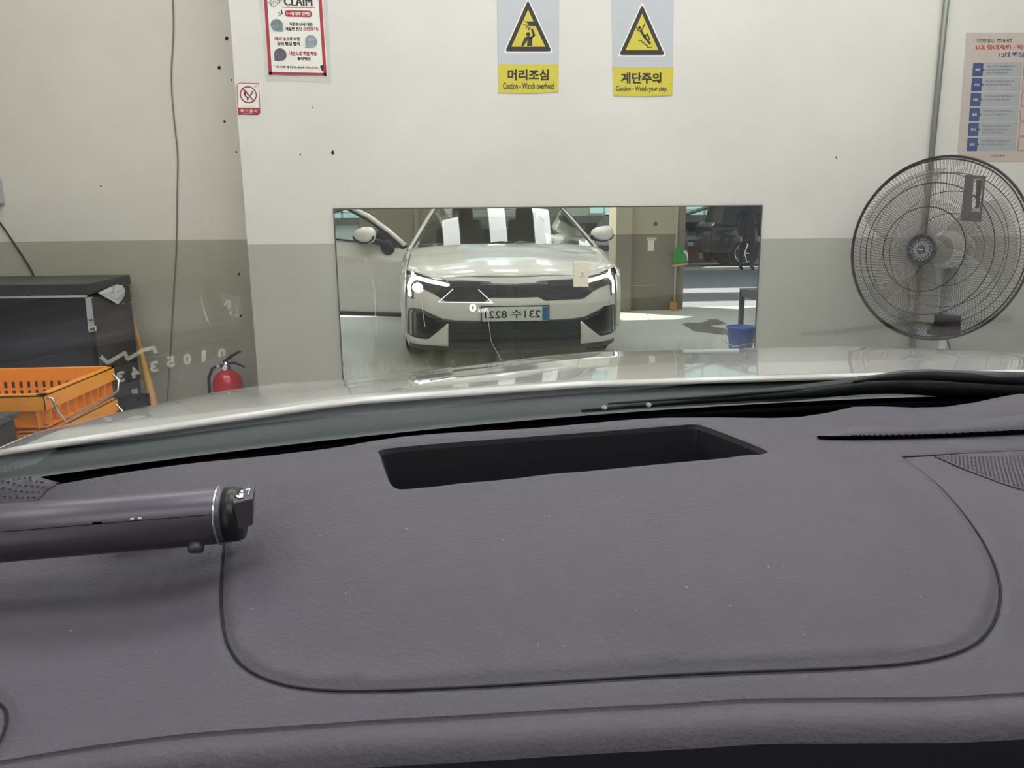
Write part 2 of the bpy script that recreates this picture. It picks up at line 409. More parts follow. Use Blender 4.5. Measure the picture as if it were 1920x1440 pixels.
# switch plate
t = empty('wall_switch', (aty(1089, 538, WY)[0], WY-.01, aty(1089, 538, WY)[2]), 'cream switch plate mounted over the mirror surface', 'switch')
c0 = aty(1075, 538, WY-.01); c1 = aty(1103.5, 490.5, WY-.01)
MB().box(c0[0], c1[0], WY-.018, WY-.0065, c0[2], c1[2]).build('plate', 'switch cream', t, bevel=.002)
c0 = aty(1086, 518.5, WY-.02); c1 = aty(1097, 508.5, WY-.02)
MB().box(c0[0], c1[0], WY-.022, WY-.018, c0[2], c1[2]).build('rocker', 'white', t, bevel=.001)
mb = MB(); mb.ring(((c0[0]+c1[0])/2, WY-.0225, (c0[2]+c1[2])/2), (0, 1, 0), .006, .001, 20, 5); mb.build('dial', 'print orange red', t)

# ------------------------------------------------------------------ wall signs
def sheet(t, pts, mat, off, name, thick=0.0012, wallmap=wm):
    m = wallmap(off+thick); mb = MB(); mb.prism([m(*p) for p in pts], (0, thick, 0)); return mb.build(name, mat, t)
def caution(name, label, x0, x1, top, mid, bot, tri, korean, english, kt, et, skew):
    t = empty(name, aty((x0+x1)/2, bot, WY), label, 'sign', 'yellow caution signs on the wall')
    sheet(t, [(x0, top), (x1, top), (x1-skew, bot-1), ((x0+x1)/2, bot+1), (x0+skew+1, bot)], 'print grey', 0.001, 'panel')
    sheet(t, [(x0+2, mid), (x1-1, mid), (x1-skew-1, bot-2), ((x0+x1)/2, bot), (x0+skew+2, bot-1)], 'print yellow', 0.0025, 'yellow_band', .0006)
    (ax, ay), (bx, by), (cx, cy) = tri
    def inset(k):
        gx, gy = (ax+bx+cx)/3, (ay+by+cy)/3
        return [(gx+(px-gx)*k, gy+(py-gy)*k) for px, py in tri]
    def rnd(P, r):
        out = []
        for i in range(3):
            p0, p, p1 = P[i-1], P[i], P[(i+1) % 3]
            d0 = math.hypot(p0[0]-p[0], p0[1]-p[1]); d1 = math.hypot(p1[0]-p[0], p1[1]-p[1])
            a = (p[0]+(p0[0]-p[0])*r/d0, p[1]+(p0[1]-p[1])*r/d0); b = (p[0]+(p1[0]-p[0])*r/d1, p[1]+(p1[1]-p[1])*r/d1)
            for q in range(5):
                s = q/4; out.append(((1-s)**2*a[0]+2*s*(1-s)*p[0]+s*s*b[0], (1-s)**2*a[1]+2*s*(1-s)*p[1]+s*s*b[1]))
        return out
    sheet(t, rnd(inset(1.09), 7), 'white', 0.0022, 'triangle_edge', .0003)
    sheet(t, rnd(tri, 6), 'print black', 0.0026, 'triangle_border', .0003)
    sheet(t, inset(0.72), 'print yellow', 0.0030, 'triangle_field', .0003)
    m = wm(0.0037); mb = MB()
    fit_text(mb, korean, *kt, m, bold=0.035); mb.build('korean_lettering', 'print black', t)
    mb = MB(); fit_text(mb, english, *et, m, bold=0.022, res=2); mb.build('english_lettering', 'print black', t)
    return t
# left: watch overhead
t = caution('caution_sign', 'caution sign with a figure bumping its head, left of the two yellow signs', 931.5, 1049, -34, 120.5, 174.5,
            [(990, 0), (1034.5, 96.5), (947, 96.5)], '머리조심', 'Caution - Watch overhead', (952, 130, 1029, 151), (943, 155, 1039, 167), 1.5)
m = wm(0.0037); mb = MB()
poly(mb, [(981, 40), (1003, 40), (1004, 49), (991, 49), (989, 43)], m)
poly(mb, disc(990.5, 64.5, 3.8, 16, 4.4), m)
poly(mb, [(983, 71), (989, 69), (998, 70), (998, 86), (988, 86), (989, 76), (981, 87), (977, 86.5)], m)
stroke(mb, [(995, 72), (1001.5, 66), (997.5, 55)], 4, m)
stroke(mb, [(981, 45.5), (989, 48), (986, 52), (992, 51), (990, 57), (995, 52)], 1.4, m)
mb.build('pictogram', 'print black', t)
# right: watch your step
t = caution('caution_sign', 'caution sign with a figure slipping on stairs, right of the two yellow signs', 1146, 1264, -30, 126, 180.5,
            [(1204, 8), (1246.5, 103), (1161, 103)], '계단주의', 'Caution - Watch your step', (1164, 136, 1240, 157), (1155, 161, 1250, 173), 3)
mb = MB()
poly(mb, disc(1199, 52, 2.9, 14, 3.2), m)
stroke(mb, [(1193, 51), (1197, 58), (1203, 57), (1210, 43.5)], 2.0, m)
stroke(mb, [(1201, 57), (1209, 70), (1219, 82)], 4.2, m)
stroke(mb, [(1208, 69), (1214, 64), (1218, 75)], 2.8, m)
stroke(mb, [(1197, 76), (1203, 76), (1204, 80), (1208, 80), (1209, 84), (1213, 84), (1214, 89), (1222, 89)], 1.5, m)
mb.build('pictogram', 'print black', t)

# claim poster
t = empty('poster', aty(560, 155, WY), 'white poster with a dark red border and the word CLAIM', 'poster')
def sk(u, v): return (u + (v-70)*0.066, v + (u-560)*0.02)     # the sheet hangs a little askew
def pm(off): return lambda u, v: aty(*sk(u, v), WY-off)
def psheet(pts, mat, off, name, th=.0005): 
    m = pm(off+th); mb = MB(); mb.prism([m(*p) for p in pts], (0, th, 0)); return mb.build(name, mat, t)
psheet([(490, -40), (620, -40), (616, 154), (493, 153)], 'clear film', .0012, 'plastic_sleeve', .0008)
psheet([(498, -40), (609, -40), (610, 142), (500, 141)], 'print white', .0022, 'sheet')
bd = MB(); m = pm(.0035)
for q in ([(499.5, -40), (505.5, -40), (505.5, 141), (499.5, 141)], [(602, -40), (608, -40), (608, 141), (602, 141)], [(499.5, 136), (608, 136), (608, 141), (499.5, 141)]): poly(bd, q, m)
bd.build('red_border', 'print red', t)
mb = MB(); m = pm(.0038)
ct = MB()
for dd in (0, .8, 1.6): fit_text(ct, 'CLAIM', 536.5+dd, -6, 588.5+dd, 11, lambda u, v: pm(.0035+.0002*dd)(u, v), bold=0)
ct.build('title', 'print black', t)
for tx, r in (('외관손상에 대한', (544, 42, 588, 49)), ('세밀한 진단', (536, 51, 568, 58)), ('눈으로 차량', (531, 70, 562, 77)), ('상태 점검 철저', (519, 79, 561, 86)),
              ('불량체크', (555, 107, 580, 113)), ('를 진단하는 MIND로', (535, 124, 567, 128.5))): text_part(tx, r, m, 'print black', t, bold=.03, res=1)
poly(mb, disc(600, 125, 3.4, 12, 4), m); poly(mb, [(598.4, 128), (601.8, 128), (602, 132), (598.6, 132)], m)
mb.build('fist_mark', 'print black', t)
mb = MB(); stroke(mb, [(525, 24), (529, 28), (524, 31)], 1.2, m); mb.build('small_figure', 'print black', t)
mb = MB(); stroke(mb, [(531, 19), (532, 27)], 2.2, m); mb.build('small_figure', 'print black', t)
mb = MB()
for tx, r in (('(2번보기)', (570, 50, 598, 58)), ('매의', (515, 70, 528, 77)), ('내손으로 직접 작동', (541, 96, 592, 104)), ('"원인점"', (512, 124, 533, 128)), ('진단으로 유도!', (569, 124, 593, 128.5))): text_part(tx, r, m, 'print red', t, bold=.03, res=1)
stroke(mb, [(533, 13.5), (594, 13)], 1.2, m); mb.build('title_underline', 'print red', t)
mb = MB(); poly(mb, rrect(537, 19.5, 588, 31.5, 5), m)
mb.build('red_banner', 'print red', t)
mb = MB(); fit_text(mb, '5~6월 집중 캠페인', 540, 22, 585, 28.5, pm(.0042), bold=.03, res=1); mb.build('banner_lettering', 'print white', t)
mb = MB(); P = [(508, 6), (517, 14.5), (534, 0), (524, -10)]; stroke(mb, P+[P[0]], .9, m)
fit_text(mb, 'STOP', 511, 1, 531, 8, m, bold=.0, rise=-9); mb.build('stamp', 'dark steel', t)
for (cx, cy, mt, cr) in ((520.5, 48, 'photo teal', 1), (583, 77, 'photo tool', -1), (523.5, 103, 'photo plum', -1)):
    pts = disc(cx, cy, 11.8, 28)
    psheet(disc(cx, cy, 12.8, 28), 'white', .0038, 'photo_rim', .0002); psheet([(cx-(-1 if cr > 0 else 1)*11.8, cy), (cx-(-1 if cr > 0 else 1)*11.8, cy+11.8), (cx, cy+11.8), (cx, cy)], mt, .0043, 'photo_corner', .0002)
    psheet(pts, mt, .0042, 'photo', .0002)

# no open flame sticker
t = empty('no_flame_sticker', aty(468, 217, WY), 'small red and white no open flames sticker at the wall corner', 'sticker')
def sk(u, v): return (u + (v-186)*0.045, v + (u-467)*0.02)
psheet(rrect(444, 154.5, 489, 217.5, 6), 'print white', .0008, 'sheet')
mb = MB(); m = pm(.0018); P = rrect(445.5, 156, 486.5, 215, 6, corners=(1, 0, 1, 0)); stroke(mb, P+[P[0]], 1.4, m)
poly(mb, [(446, 202), (486, 202), (486, 212), (483, 215), (446, 215)], m); mb.build('red_field', 'print red', t)
mb = MB(); m = pm(.0022)
n = 32
for k in range(n):
    a, b = 2*math.pi*k/n, 2*math.pi*(k+1)/n
    mb.add([m(466+r*math.cos(q), 177.5+r*math.sin(q)) for r, q in ((13.8, a), (16, a), (16, b), (13.8, b))], [(0, 1, 2, 3)])
stroke(mb, [(456.5, 167), (476, 189)], 2.4, m); mb.build('prohibition_ring', 'print red', t)
mb = MB(); m = pm(.0020); poly(mb, [(459, 172), (462, 168), (463, 172), (465, 174), (462, 175), (460, 178), (464, 182), (467, 183), (465, 188), (463, 188), (463, 184), (459, 180), (457, 176)], m)
stroke(mb, [(469, 179), (474, 170)], 1.2, m); stroke(mb, [(470.5, 180), (475.5, 171)], 1.2, m); text_part('금연', (478, 159, 483, 164), m, 'print black', t, res=1); text_part('No Smoking', (458, 199, 476, 200.5), m, 'print black', t, res=1)
mb.build('match_pictogram', 'print black', t)
mb = MB(); m = pm(.0026); fit_text(mb, '화 기 금 지', 450, 205, 481, 211, m, bold=.02, res=2); fit_text(mb, 'No open flames', 455, 212.3, 475, 214, m, res=1); mb.build('white_lettering', 'print white', t)

# safety rules poster at the right edge
t = empty('poster', aty(1870, 303, WY), 'glossy safety rules poster with blue tabs above the fan', 'poster')
def sk(u, v): return (u - (v-180)*0.075, v - (u-1870)*0.006)
def gmap(off): return lambda u, v: aty(*sk(u, v), WY-off)
def psheet(pts, mat, off, name, th=.0005):
    m = gmap(off+th); mb = MB(); mb.prism([m(*p) for p in pts], (0, th, 0)); return mb.build(name, mat, t)
psheet([(1803, 61), (2010, 61), (2010, 303), (1804, 303)], 'print pink', .001, 'sheet')
mb = MB(); m = gmap(.0022)
text_part("「안전한 일터」 조성을 위한", (1824, 72, 1890, 80), m, 'print black', t, bold=.02, res=1)
for k in range(6):
    y = 118+28*k
    for j in range(3 if k in (0, 4) else 2): text_part(random.choice(('작업 전 점검 및 보호구를 착용합니다', '안전난간 개구부 덮개를 설치합니다', '작업 반경 내 접근을 금지합니다')), (1846, y+5+6*j, 1900-6*j, y+8.2+6*j), m, 'print black', t, bold=0, res=1)
text_part('고용노동부', (1866, 290, 1893, 294), m, 'print black', t, res=1)
mb = MB(); fit_text(mb, '5대 중대재해 · 락원 예방', 1822, 84, 1950, 94, m, bold=.03, res=1, slant=-.25); mb.build('red_lettering', 'print orange red', t)
mb = MB(); fit_text(mb, '12대 핵심 안전', 1868, 98, 1940, 108, m, bold=.03, res=1, slant=-.25); mb.build('navy_lettering', 'print navy', t)
m1 = gmap(.0018); m2 = gmap(.0024)
for k, w in enumerate(('추락', '끼임', '부딪힘', '깔림', '질식', '화재')):
    y = 118+28*k
    mb = MB(); poly(mb, [(1838, y-1), (1912, y-1), (1912, y+25), (1838, y+25)], m1); mb.build('grey_row', 'print pale grey', t)
    mb = MB(); poly(mb, rrect(1820, y, 1839.5, y+10, 2.5)[:0] + rrect(1820, y, 1839.5, y+25, 2.5), m2); poly(mb, [(1839, y+10), (1843.5, y+12.5), (1839, y+15)], m2); tb = mb.build('blue_tab', 'print blue', t)
    text_part(w, (1825, y+10, 1834, y+15), gmap(.003), 'print white', tb, bold=.03, res=1)
for k in range(6):
    mb = MB(); P = rrect(1916, 117+28*k, 1950, 143+28*k, 3); stroke(mb, P+[P[0]], 1, m2); mb.build('picture_frame', 'print orange red', t)
def film(a, b):
    u = 1803+207*a; v = 61+242*b; p = Vector(gmap(.006)(u, v)); p.y -= .004*math.sin(a*9+b*4)*math.sin(b*11+2*a); return tuple(p)
MB().grid(film, 16, 24).build('plastic_film', glass_mat('film gloss', 1.45, (0.97, 0.97, 0.97), 0.08, 2.0), t, smooth=True)

# electric box at the left edge, pipes and cables
c = aty(0, 335, RY); e = aty(10, 383, RY)
t = empty('junction_box', (e[0]-.1, RY, e[2]), 'pale grey junction box on the wall at the left edge', 'box')
MB().box(e[0]-.16, e[0], RY-.055, RY-.001, e[2], c[2]).build('cover', 'print pale grey', t, bevel=.006)
mb = MB(); mb.lathe([(.011, 0), (.011, .02)], (e[0]-.08, RY-.03, e[2]-.02), (0, 0, 1), 12); mb.build('gland', 'dark steel', t)
def cable(name, pts, r, mat, label, mapf=None):
    P = [aty(u, v, y) for (u, v, y) in pts]
    # smooth the run
    Q = []
    for i in range(len(P)-1):
        p0, p1, p2, p3 = (Vector(P[max(i-1, 0)]), Vector(P[i]), Vector(P[i+1]), Vector(P[min(i+2, len(P)-1)]))
        for k in range(6):
            s = k/6; Q.append(0.5*((2*p1)+(-p0+p2)*s+(2*p0-5*p1+4*p2-p3)*s*s+(-p0+3*p1-3*p2+p3)*s**3))
    Q.append(Vector(P[-1]))
    return tag(MB().tube(Q, r, 8).build(name, mat, smooth=True), label, 'cable')
cable('wall_cable', [(323, -60, RY-.006), (324, 0, RY-.006), (325, 60, RY-.006), (321, 150, RY-.006), (327, 230, RY-.006), (333, 290, RY-.006), (332, 370, RY-.006), (331, 452, RY-.006), (327, 530, RY-.006), (323, 600, RY-.006), (318, 690, RY-.006), (313, 760, RY-.006), (311, 800, RY-.006)], .0035, 'cable grey', 'thin grey cable running down the recessed wall')
cable('power_cable', [(-26, 388, RY-.008), (0, 418, RY-.008), (30, 462, RY-.008), (62, 514, RY-.008), (75, 560, RY-.02), (80, 640, RY-.03)], .005, 'cable dark', 'dark cable slanting down behind the black cabinet')
px = 2.475
t = empty('conduit', (px, WY-.02, 0), 'grey steel conduit running up the wall behind the fan', 'pipe')
MB().tube([(px, WY-.016, .0), (px, WY-.016, 3.6)], .0135, 12).build('pipe', 'galvanised', t, smooth=True)
for z in (.62, 1.3, 2.3):
    MB().box(px-.022, px+.022, WY-.006, WY-.001, z-.01, z+.01).ring((px, WY-.016, z), (0, 0, 1), .0145, .002, 20, 6).build('clamp', 'chrome', t)
a = aty(1683, 598, WY); b = aty(1716, 584, WY)
t = empty('wall_socket', (a[0], WY, a[2]), 'dark socket box on the grey wall behind the fan', 'socket')
MB().box(a[0], b[0], WY-.045, WY-.001, a[2], b[2]).build('socket_body', 'fan dark', t, bevel=.004)
MB().tube([(a[0]+.03, WY-.03, b[2]), (a[0]+.04, WY-.03, b[2]+.05), (a[0]+.03, WY-.012, b[2]+.16)], .004, 8).build('lead', 'cable dark', t)

# ------------------------------------------------------------------ fan
FY = 3.5
fc = Vector(aty(1751, 468, FY)); RF = 0.420
vd = Vector((fc.x, fc.y, 0)).normalized()                     # line of sight on plan
ang = math.radians(29)
ax = Vector((-vd.x*math.cos(ang)-vd.y*math.sin(ang), -vd.y*math.cos(ang)+vd.x*math.sin(ang), 0.03)).normalized()   # fan faces left of the camera
t = empty('pedestal_fan', (fc.x, fc.y+.12, 0), 'large black pedestal fan standing by the wall on the right', 'fan')
fu = ax.cross(Vector((0, 0, 1))).normalized(); fw2 = fu.cross(ax).normalized()
def fp(r, a, h): return fc + (fu*math.cos(a)+fw2*math.sin(a))*r + ax*h
def cage(sign, depth, n, swirl, r0):
    mb = MB()
    for k in range(n):
        a0 = 2*math.pi*k/n; pts = []
        for i in range(9):
            s = i/8; r = r0+(RF-r0)*s
            h = depth*(1-s**2.6); pts.append(fp(r, a0+swirl*(1-s), sign*h))
        mb.tube(pts, .00095, 3, caps=False)
    return mb
cage(1, .105, 150, .55, .05).build('front_grille', 'wire', t)
cage(-1, .115, 140, -.3, .06).build('rear_grille', 'wire', t)
mb = MB()
for (r, w) in ((RF, .006), (RF-.012, .0035), (.345, .0014), (.300, .0024), (.192, .0024)):
    s = (r-.05)/(RF-.05); mb.ring(fc+ax*(.105*(1-max(0, s)**2.6)+(.003 if r > .35 else 0)), ax, r, w, 90, 6)
mb.build('grille_rings', 'wire', t)
mb = MB()
for r in (.35, .27, .17): 
    s = (r-.06)/(RF-.06); mb.ring(fc-ax*.115*(1-s**2.6), ax, r, .0017, 80, 6)
mb.build('rear_rings', 'wire', t)
hub = MB().ring(fc+ax*.107, ax, .068, .004, 48, 8).lathe([(.018, 0), (.018, .006)], fc+ax*.105, ax, 24)
for k in range(15):
    a0 = 2*math.pi*k/15
    hub.tube([fp(.018+(.068-.018)*i/5, a0+.75*(i/5)**1.2, .107) for i in range(6)], [.002, .0016, .0018, .0022, .003, .0036], 4)
hub.ring(fc+ax*.107, ax, .042, .0022, 40, 6)
hub.build('hub_badge', 'fan dark', t)
MB().lathe([(.067, 0), (.067, .003)], fc+ax*.098, ax, 40).build('hub_plate', 'print pale grey', t)
mb = MB(); stroke(mb, [(-.8, .1), (-.2, .05), (.2, .05), (.8, -.1)], .25, lambda u, v: tuple(fc+ax*.1125+fu*u*.013-fw2*v*.013)); mb.build('badge_mark', 'white', t)
for k in range(3):
    a0 = 2*math.pi*k/3+.5
    def bl_(p, q):
        r = .06+.31*p; wdt = (.55+.5*p-.25*p*p); a = a0 + (q-.5)*wdt*1.5 + .5*p; return fp(r, a, .02-.05*(q-.5))
    MB().grid(bl_, 10, 8).build('blade', 'fan blade', t, smooth=True, solid=.002)
MB().lathe([(.0, .055), (.03, .052), (.06, .035), (.065, .0), (.065, -.05)], fc, ax, 32).build('blade_hub', 'fan blade', t, smooth=True)
MB().lathe([(.075, 0), (.09, -.02), (.09, -.10), (.07, -.15), (.03, -.17)], fc-ax*.085, ax, 32).build('motor_housing', 'fan motor', t, smooth=True)
ph = fc-ax*.16
MB().tube([(ph.x, ph.y, ph.z-.02), (ph.x, ph.y, .02)], .017, 16).build('pole', 'white', t, smooth=True)
MB().box(ph.x-.035, ph.x+.045, ph.y-.06, ph.y+.04, ph.z-.41, ph.z-.31).box(ph.x-.065, ph.x+.045, ph.y-.065, ph.y+.04, ph.z-.41, ph.z-.36).build('control_box', 'fan dark', t, bevel=.008)
MB().box(ph.x-.022, ph.x+.022, ph.y-.025, ph.y+.025, ph.z-.31, ph.z-.02).build('neck', 'print pale grey', t, bevel=.006)
MB().lathe([(.02, 0), (.21, .0), (.23, .015), (.21, .035), (.03, .05)][::-1], (ph.x, ph.y, 0), (0, 0, 1), 40).build('base', 'fan motor', t, smooth=True)
MB().tube([(ph.x+.02, ph.y+.03, ph.z-.40), (ph.x+.08, ph.y+.06, .5), (ph.x+.1, ph.y+.06, .06)], .004, 8).build('power_cord', 'cable dark', t)
# card hooked on the cage
def fpt(u, v, h):
    d = Vector([float(q) for q in ray(u, v)]); o = fc+ax*h; s = (o-Vector(CAM)).dot(ax)/d.dot(ax); return Vector(CAM)+d*s
mb = MB(); O = [(1811, 328), (1848, 330), (1840, 416), (1801, 414)]; I = [(1826, 336), (1843, 336), (1838, 398), (1822, 396)]
P = [fpt(u, v, .110) for u, v in O+I]
mb.add([tuple(p) for p in P]+[tuple(p+ax*.003) for p in P], [(0, 1, 5, 4), (1, 2, 6, 5), (2, 3, 7, 6), (3, 0, 4, 7), (8, 9, 13, 12), (9, 10, 14, 13), (10, 11, 15, 14), (11, 8, 12, 15), (0, 1, 9, 8), (1, 2, 10, 9), (2, 3, 11, 10), (3, 0, 8, 11), (4, 5, 13, 12), (5, 6, 14, 13), (6, 7, 15, 14), (7, 4, 12, 15)])
tag(mb.build('card_holder', 'paper tag'), 'dark plastic card holder hooked on the upper right of the fan cage', 'card holder')
mb = MB(); mb.prism([fpt(u, v, .1095) for u, v in ((1831, 337), (1842, 337), (1836, 390), (1829, 390))], ax*.001)
o = mb.build('card', 'fan dark', D.objects['card_holder'])
D.objects['card_holder']['fixed'] = True

# ------------------------------------------------------------------ black cabinet, crates, timber, extinguisher
cz = .875
t = empty('black_cabinet', (-2.4, 4.0, 0), 'glossy black steel cabinet standing against the recessed wall', 'cabinet')
A = (-1.686, 3.649); B = (-1.782, 4.36); L = -3.0
def cabprism(z0, z1, s=0.0): return [(A[0]+s, A[1]-s, z0), (B[0]+s, B[1], z0), (L, B[1], z0), (L, A[1]-s, z0)], (0, 0, z1-z0)
P, d = cabprism(0.02, cz-.06); MB().prism(P, d).build('body', 'black steel', t, bevel=.004)
P, d = cabprism(cz-.052, cz, .008); MB().prism(P, d).build('lid', 'black steel side', t, bevel=.004)
MB().box(L, A[0], A[1]-.006, A[1]+.01, cz-.061, cz-.051).build('chrome_strip', 'chrome', t)
MB().prism([(A[0]+.006, A[1]+.03, .03), (B[0]+.006, B[1]-.02, .03), (B[0]-.03, B[1]-.02, .03), (A[0]-.03, A[1]+.03, .03)], (0, 0, cz-.10)).build('side_panel', 'black steel side', t)
MB().box(L+.05, A[0]-.05, A[1]+.03, B[1]-.03, 0, .02).build('plinth', 'rubber', t)
def cabside(u, v, off=.01):   # hit the right face of the cabinet
    d = ray(u, v); nx_, ny_ = (B[1]-A[1]), -(B[0]-A[0]); ln = math.hypot(nx_, ny_); nx_ /= ln; ny_ /= ln
    s = (A[0]*nx_+A[1]*ny_+off)/(d[0]*nx_+d[1]*ny_); p = CAM+d*s; return (float(p[0]), float(p[1]), float(p[2]))
def onside(name, pts, mat, off, th=.001):
    mb = MB(); mb.prism([cabside(u, v, off) for u, v in pts], (-th, 0, 0)); return mb
mb = onside('l', [(160, 558), (174, 557), (180, 618), (166, 620)], 'x', .009); mb.build('paper_label', 'print pale grey', t)
mb = onside('l', [(166, 613), (180.5, 611), (181, 620), (167, 623)], 'x', .0105); mb.build('barcode_label', 'print white', t)
mb = MB()
for k in range(6): mb.prism([cabside(u, v, .0118) for u, v in ((168.5, 615+k*1.1), (178.5, 613.3+k*1.1), (178.5, 613.9+k*1.1), (168.5, 615.6+k*1.1))], (-.0005, 0, 0))
for k in range(3): mb.prism([cabside(u, v, .0105) for u, v in ((167, 599+k*1.5), (175, 598+k*1.5), (175, 598.8+k*1.5), (167, 599.8+k*1.5))], (-.0005, 0, 0))
mb.build('barcode_print', 'print black', t)
mb = onside('l', [(246, 731), (258, 728), (259, 738), (248, 741)], 'x', .009); mb.build('barcode_label', 'print white', t)
# clear plastic film stuck on the side
P = [(180, 549), (205, 538), (218, 533), (228, 536), (232, 545), (231, 555), (226, 563), (217, 571), (206, 564), (193, 557)]
def bagv(u, v):
    p = Vector(cabside(u, v, .012)); p.x += .012*abs(math.sin(u*.35+v*.21)); return tuple(p)
cen = (210, 551); mb = MB(); vs = [bagv(*cen)]; 
for k, q in enumerate(P): vs.append(bagv(*q))
for k, q in enumerate(P): vs.append(bagv((q[0]+cen[0])/2, (q[1]+cen[1])/2))
n = len(P); fs = []
for k in range(n): fs += [(1+k, 1+(k+1) % n, 1+n+(k+1) % n, 1+n+k), (1+n+k, 1+n+(k+1) % n, 0)]
mb.add(vs, fs); tag(mb.build('plastic_bag', 'plastic bag', solid=.0008), 'crumpled clear plastic bag stuck to the side of the black cabinet', 'plastic bag')

def crate(z0, first):
    X1, X0, Y0, Y1, hh = -1.315, -1.96, 2.482, 2.996, .36
    t = empty('plastic_crate', ((X0+X1)/2, (Y0+Y1)/2, z0), first, 'crate', 'nested orange crates')
    tp = .022    # taper
    cx, cy = (X0+X1)/2, (Y0+Y1)/2; w = (X1-X0)/2; l = (Y1-Y0)/2
    def wp(sx, sy, z, ins=0.0):
        k = tp*(1-z/hh); return (cx+sx*(w-k-ins-.018), cy+sy*(l-k-ins-.018), z0+z)
    bd = MB()
    cs = [(-1, -1), (1, -1), (1, 1), (-1, 1)]
    zs = [0, .12, .20, .28, hh]
    for i in range(4):
        a, b = cs[i], cs[(i+1) % 4]
        def pt(s, z, ins): 
            p = Vector(wp(*a, z, ins)); q = Vector(wp(*b, z, ins)); return p.lerp(q, s)
        nsl = 12 if i % 2 == 0 else 9
        # wall with slots: solid strips above and below two rows of slots
        def quad(s0, s1, za, zb):
            P = [pt(s0, za, 0), pt(s1, za, 0), pt(s1, zb, 0), pt(s0, zb, 0)]; Q = [pt(s0, za, .004), pt(s1, za, .004), pt(s1, zb, .004), pt(s0, zb, .004)]
            bd.add([tuple(p) for p in P+Q], [(0, 1, 2, 3), (7, 6, 5, 4), (0, 4, 5, 1), (1, 5, 6, 2), (2, 6, 7, 3), (3, 7, 4, 0)])
        quad(0, 1, 0, .255); quad(0, 1, .283, .291); quad(0, 1, .317, hh)
        for (za, zb) in ((.255, .283), (.291, .317)):
            quad(0, .22, za, zb); quad(.78, 1, za, zb)
            for k in range(nsl-1):
                s = .22+.56*(k+1)/nsl; quad(s-.013, s+.013, za, zb)
    bd.add([wp(-1, -1, .004), wp(1, -1, .004), wp(1, 1, .004), wp(-1, 1, .004)], [(0, 1, 2, 3)])
    bd.build('body', 'crate orange', t)
    # rim flange, skirt and ribs
    rb = MB(); o = .0
    e0, e1 = X0, X1; g0, g1 = Y0, Y1; zt = z0+hh
    rb.box(e0, e1, g0, g0+.022, zt-.004, zt+.004).box(e0, e1, g1-.022, g1, zt-.004, zt+.004).box(e0, e0+.022, g0, g1, zt-.004, zt+.004).box(e1-.022, e1, g0, g1, zt-.004, zt+.004)
    rb.box(e0, e1, g0, g0+.003, zt-.05, zt).box(e0, e1, g1-.003, g1, zt-.05, zt).box(e0, e0+.003, g0, g1, zt-.05, zt).box(e1-.003, e1, g0, g1, zt-.05, zt)
    rb.box(e0+.01, e1-.006, g0+.004, g0+.022, zt-.105, zt-.1).box(e1-.022, e1-.004, g0+.01, g1-.01, zt-.105, zt-.1)
    for k in range(9):
        y = g0+.03+(g1-g0-.06)*k/8; rb.box(e1-.022, e1-.002, y-.002, y+.002, zt-.11, zt)
    for k in range(6):
        x = e0+.03+(e1-e0-.06)*k/5; rb.box(x-.002, x+.002, g0+.002, g0+.022, zt-.11, zt)
    rb.build('rim', 'crate orange', t)
    # bent wire handle on the long side: swings out and down
    yA, yB = g0+.05, g1-.03; xo = e1+.004
    MB().tube([(e1-.01, yA-.03, zt-.012), (xo+.012, yA-.035, zt-.012), (xo+.016, yA-.02, zt-.055), (xo+.018, yA+.015, zt-.098), (xo+.018, yA+.05, zt-.10), (xo+.016, yB-.04, zt-.09),
               (xo+.014, yB+.0, zt-.085), (xo+.012, yB+.02, zt-.05), (e1-.005, yB+.012, zt-.02)], .0045, 10).build('wire_handle', 'chrome', t, smooth=True)
crate(.24, 'orange slatted plastic crate with a chrome wire handle, topmost of the nested pair')
crate(.12, 'orange plastic crate nested under the topmost crate')
crate(.0, 'orange plastic crate standing on the floor at the bottom of the nest')
# dark bin at the left edge
t = empty('dark_bin', (-1.42, 2.30, 0), 'dark grey bin with a green edge in front of the orange crates', 'bin')
bx1 = aty(-52, 770, 2.2)[0]; Z = aty(12, 786, 2.3)[2]
MB().box(bx1-.3, bx1, 2.12, 2.40, .0, Z-.02).build('body', 'black steel side', t, bevel=.01)
MB().box(bx1-.31, bx1+.008, 2.11, 2.41, Z-.02, Z).build('rim', 'dark steel', t, bevel=.004)
MB().box(bx1-.27, bx1-.03, 2.15, 2.37, Z, Z+.006).build('lining', 'green plastic', t)
# black ribbed vent box on the floor by the cabinet
p = aty(243, 757, 3.7)
t = empty('vent_box', (p[0], 3.8, 0), 'black ribbed plastic box beside the cabinet', 'box')
MB().box(p[0]-.09, p[0]+.02, 3.72, 3.90, 0, p[2]).build('body', 'black steel', t, bevel=.006)
for k in range(5): MB().box(p[0]-.088, p[0]+.024, 3.730+.034*k, 3.745+.034*k, p[2], p[2]+.012).build('rib', 'black trim', t)
# timber leaning on the wall
a = Vector(aty(252, 605, 4.33)); b = Vector(aty(287, 757, 4.05)); dirn = (b-a).normalized(); e = b+dirn*((b.z)/abs(dirn.z)-.0)
e = b+dirn*(b.z/abs(dirn.z))
mb = MB().tube([a, a.lerp(e, .5), e], [.006, .021, .033], 10)
tag(mb.build('timber', 'wood', smooth=True), 'tapered wooden bat leaning on the wall beside the cabinet', 'stick')
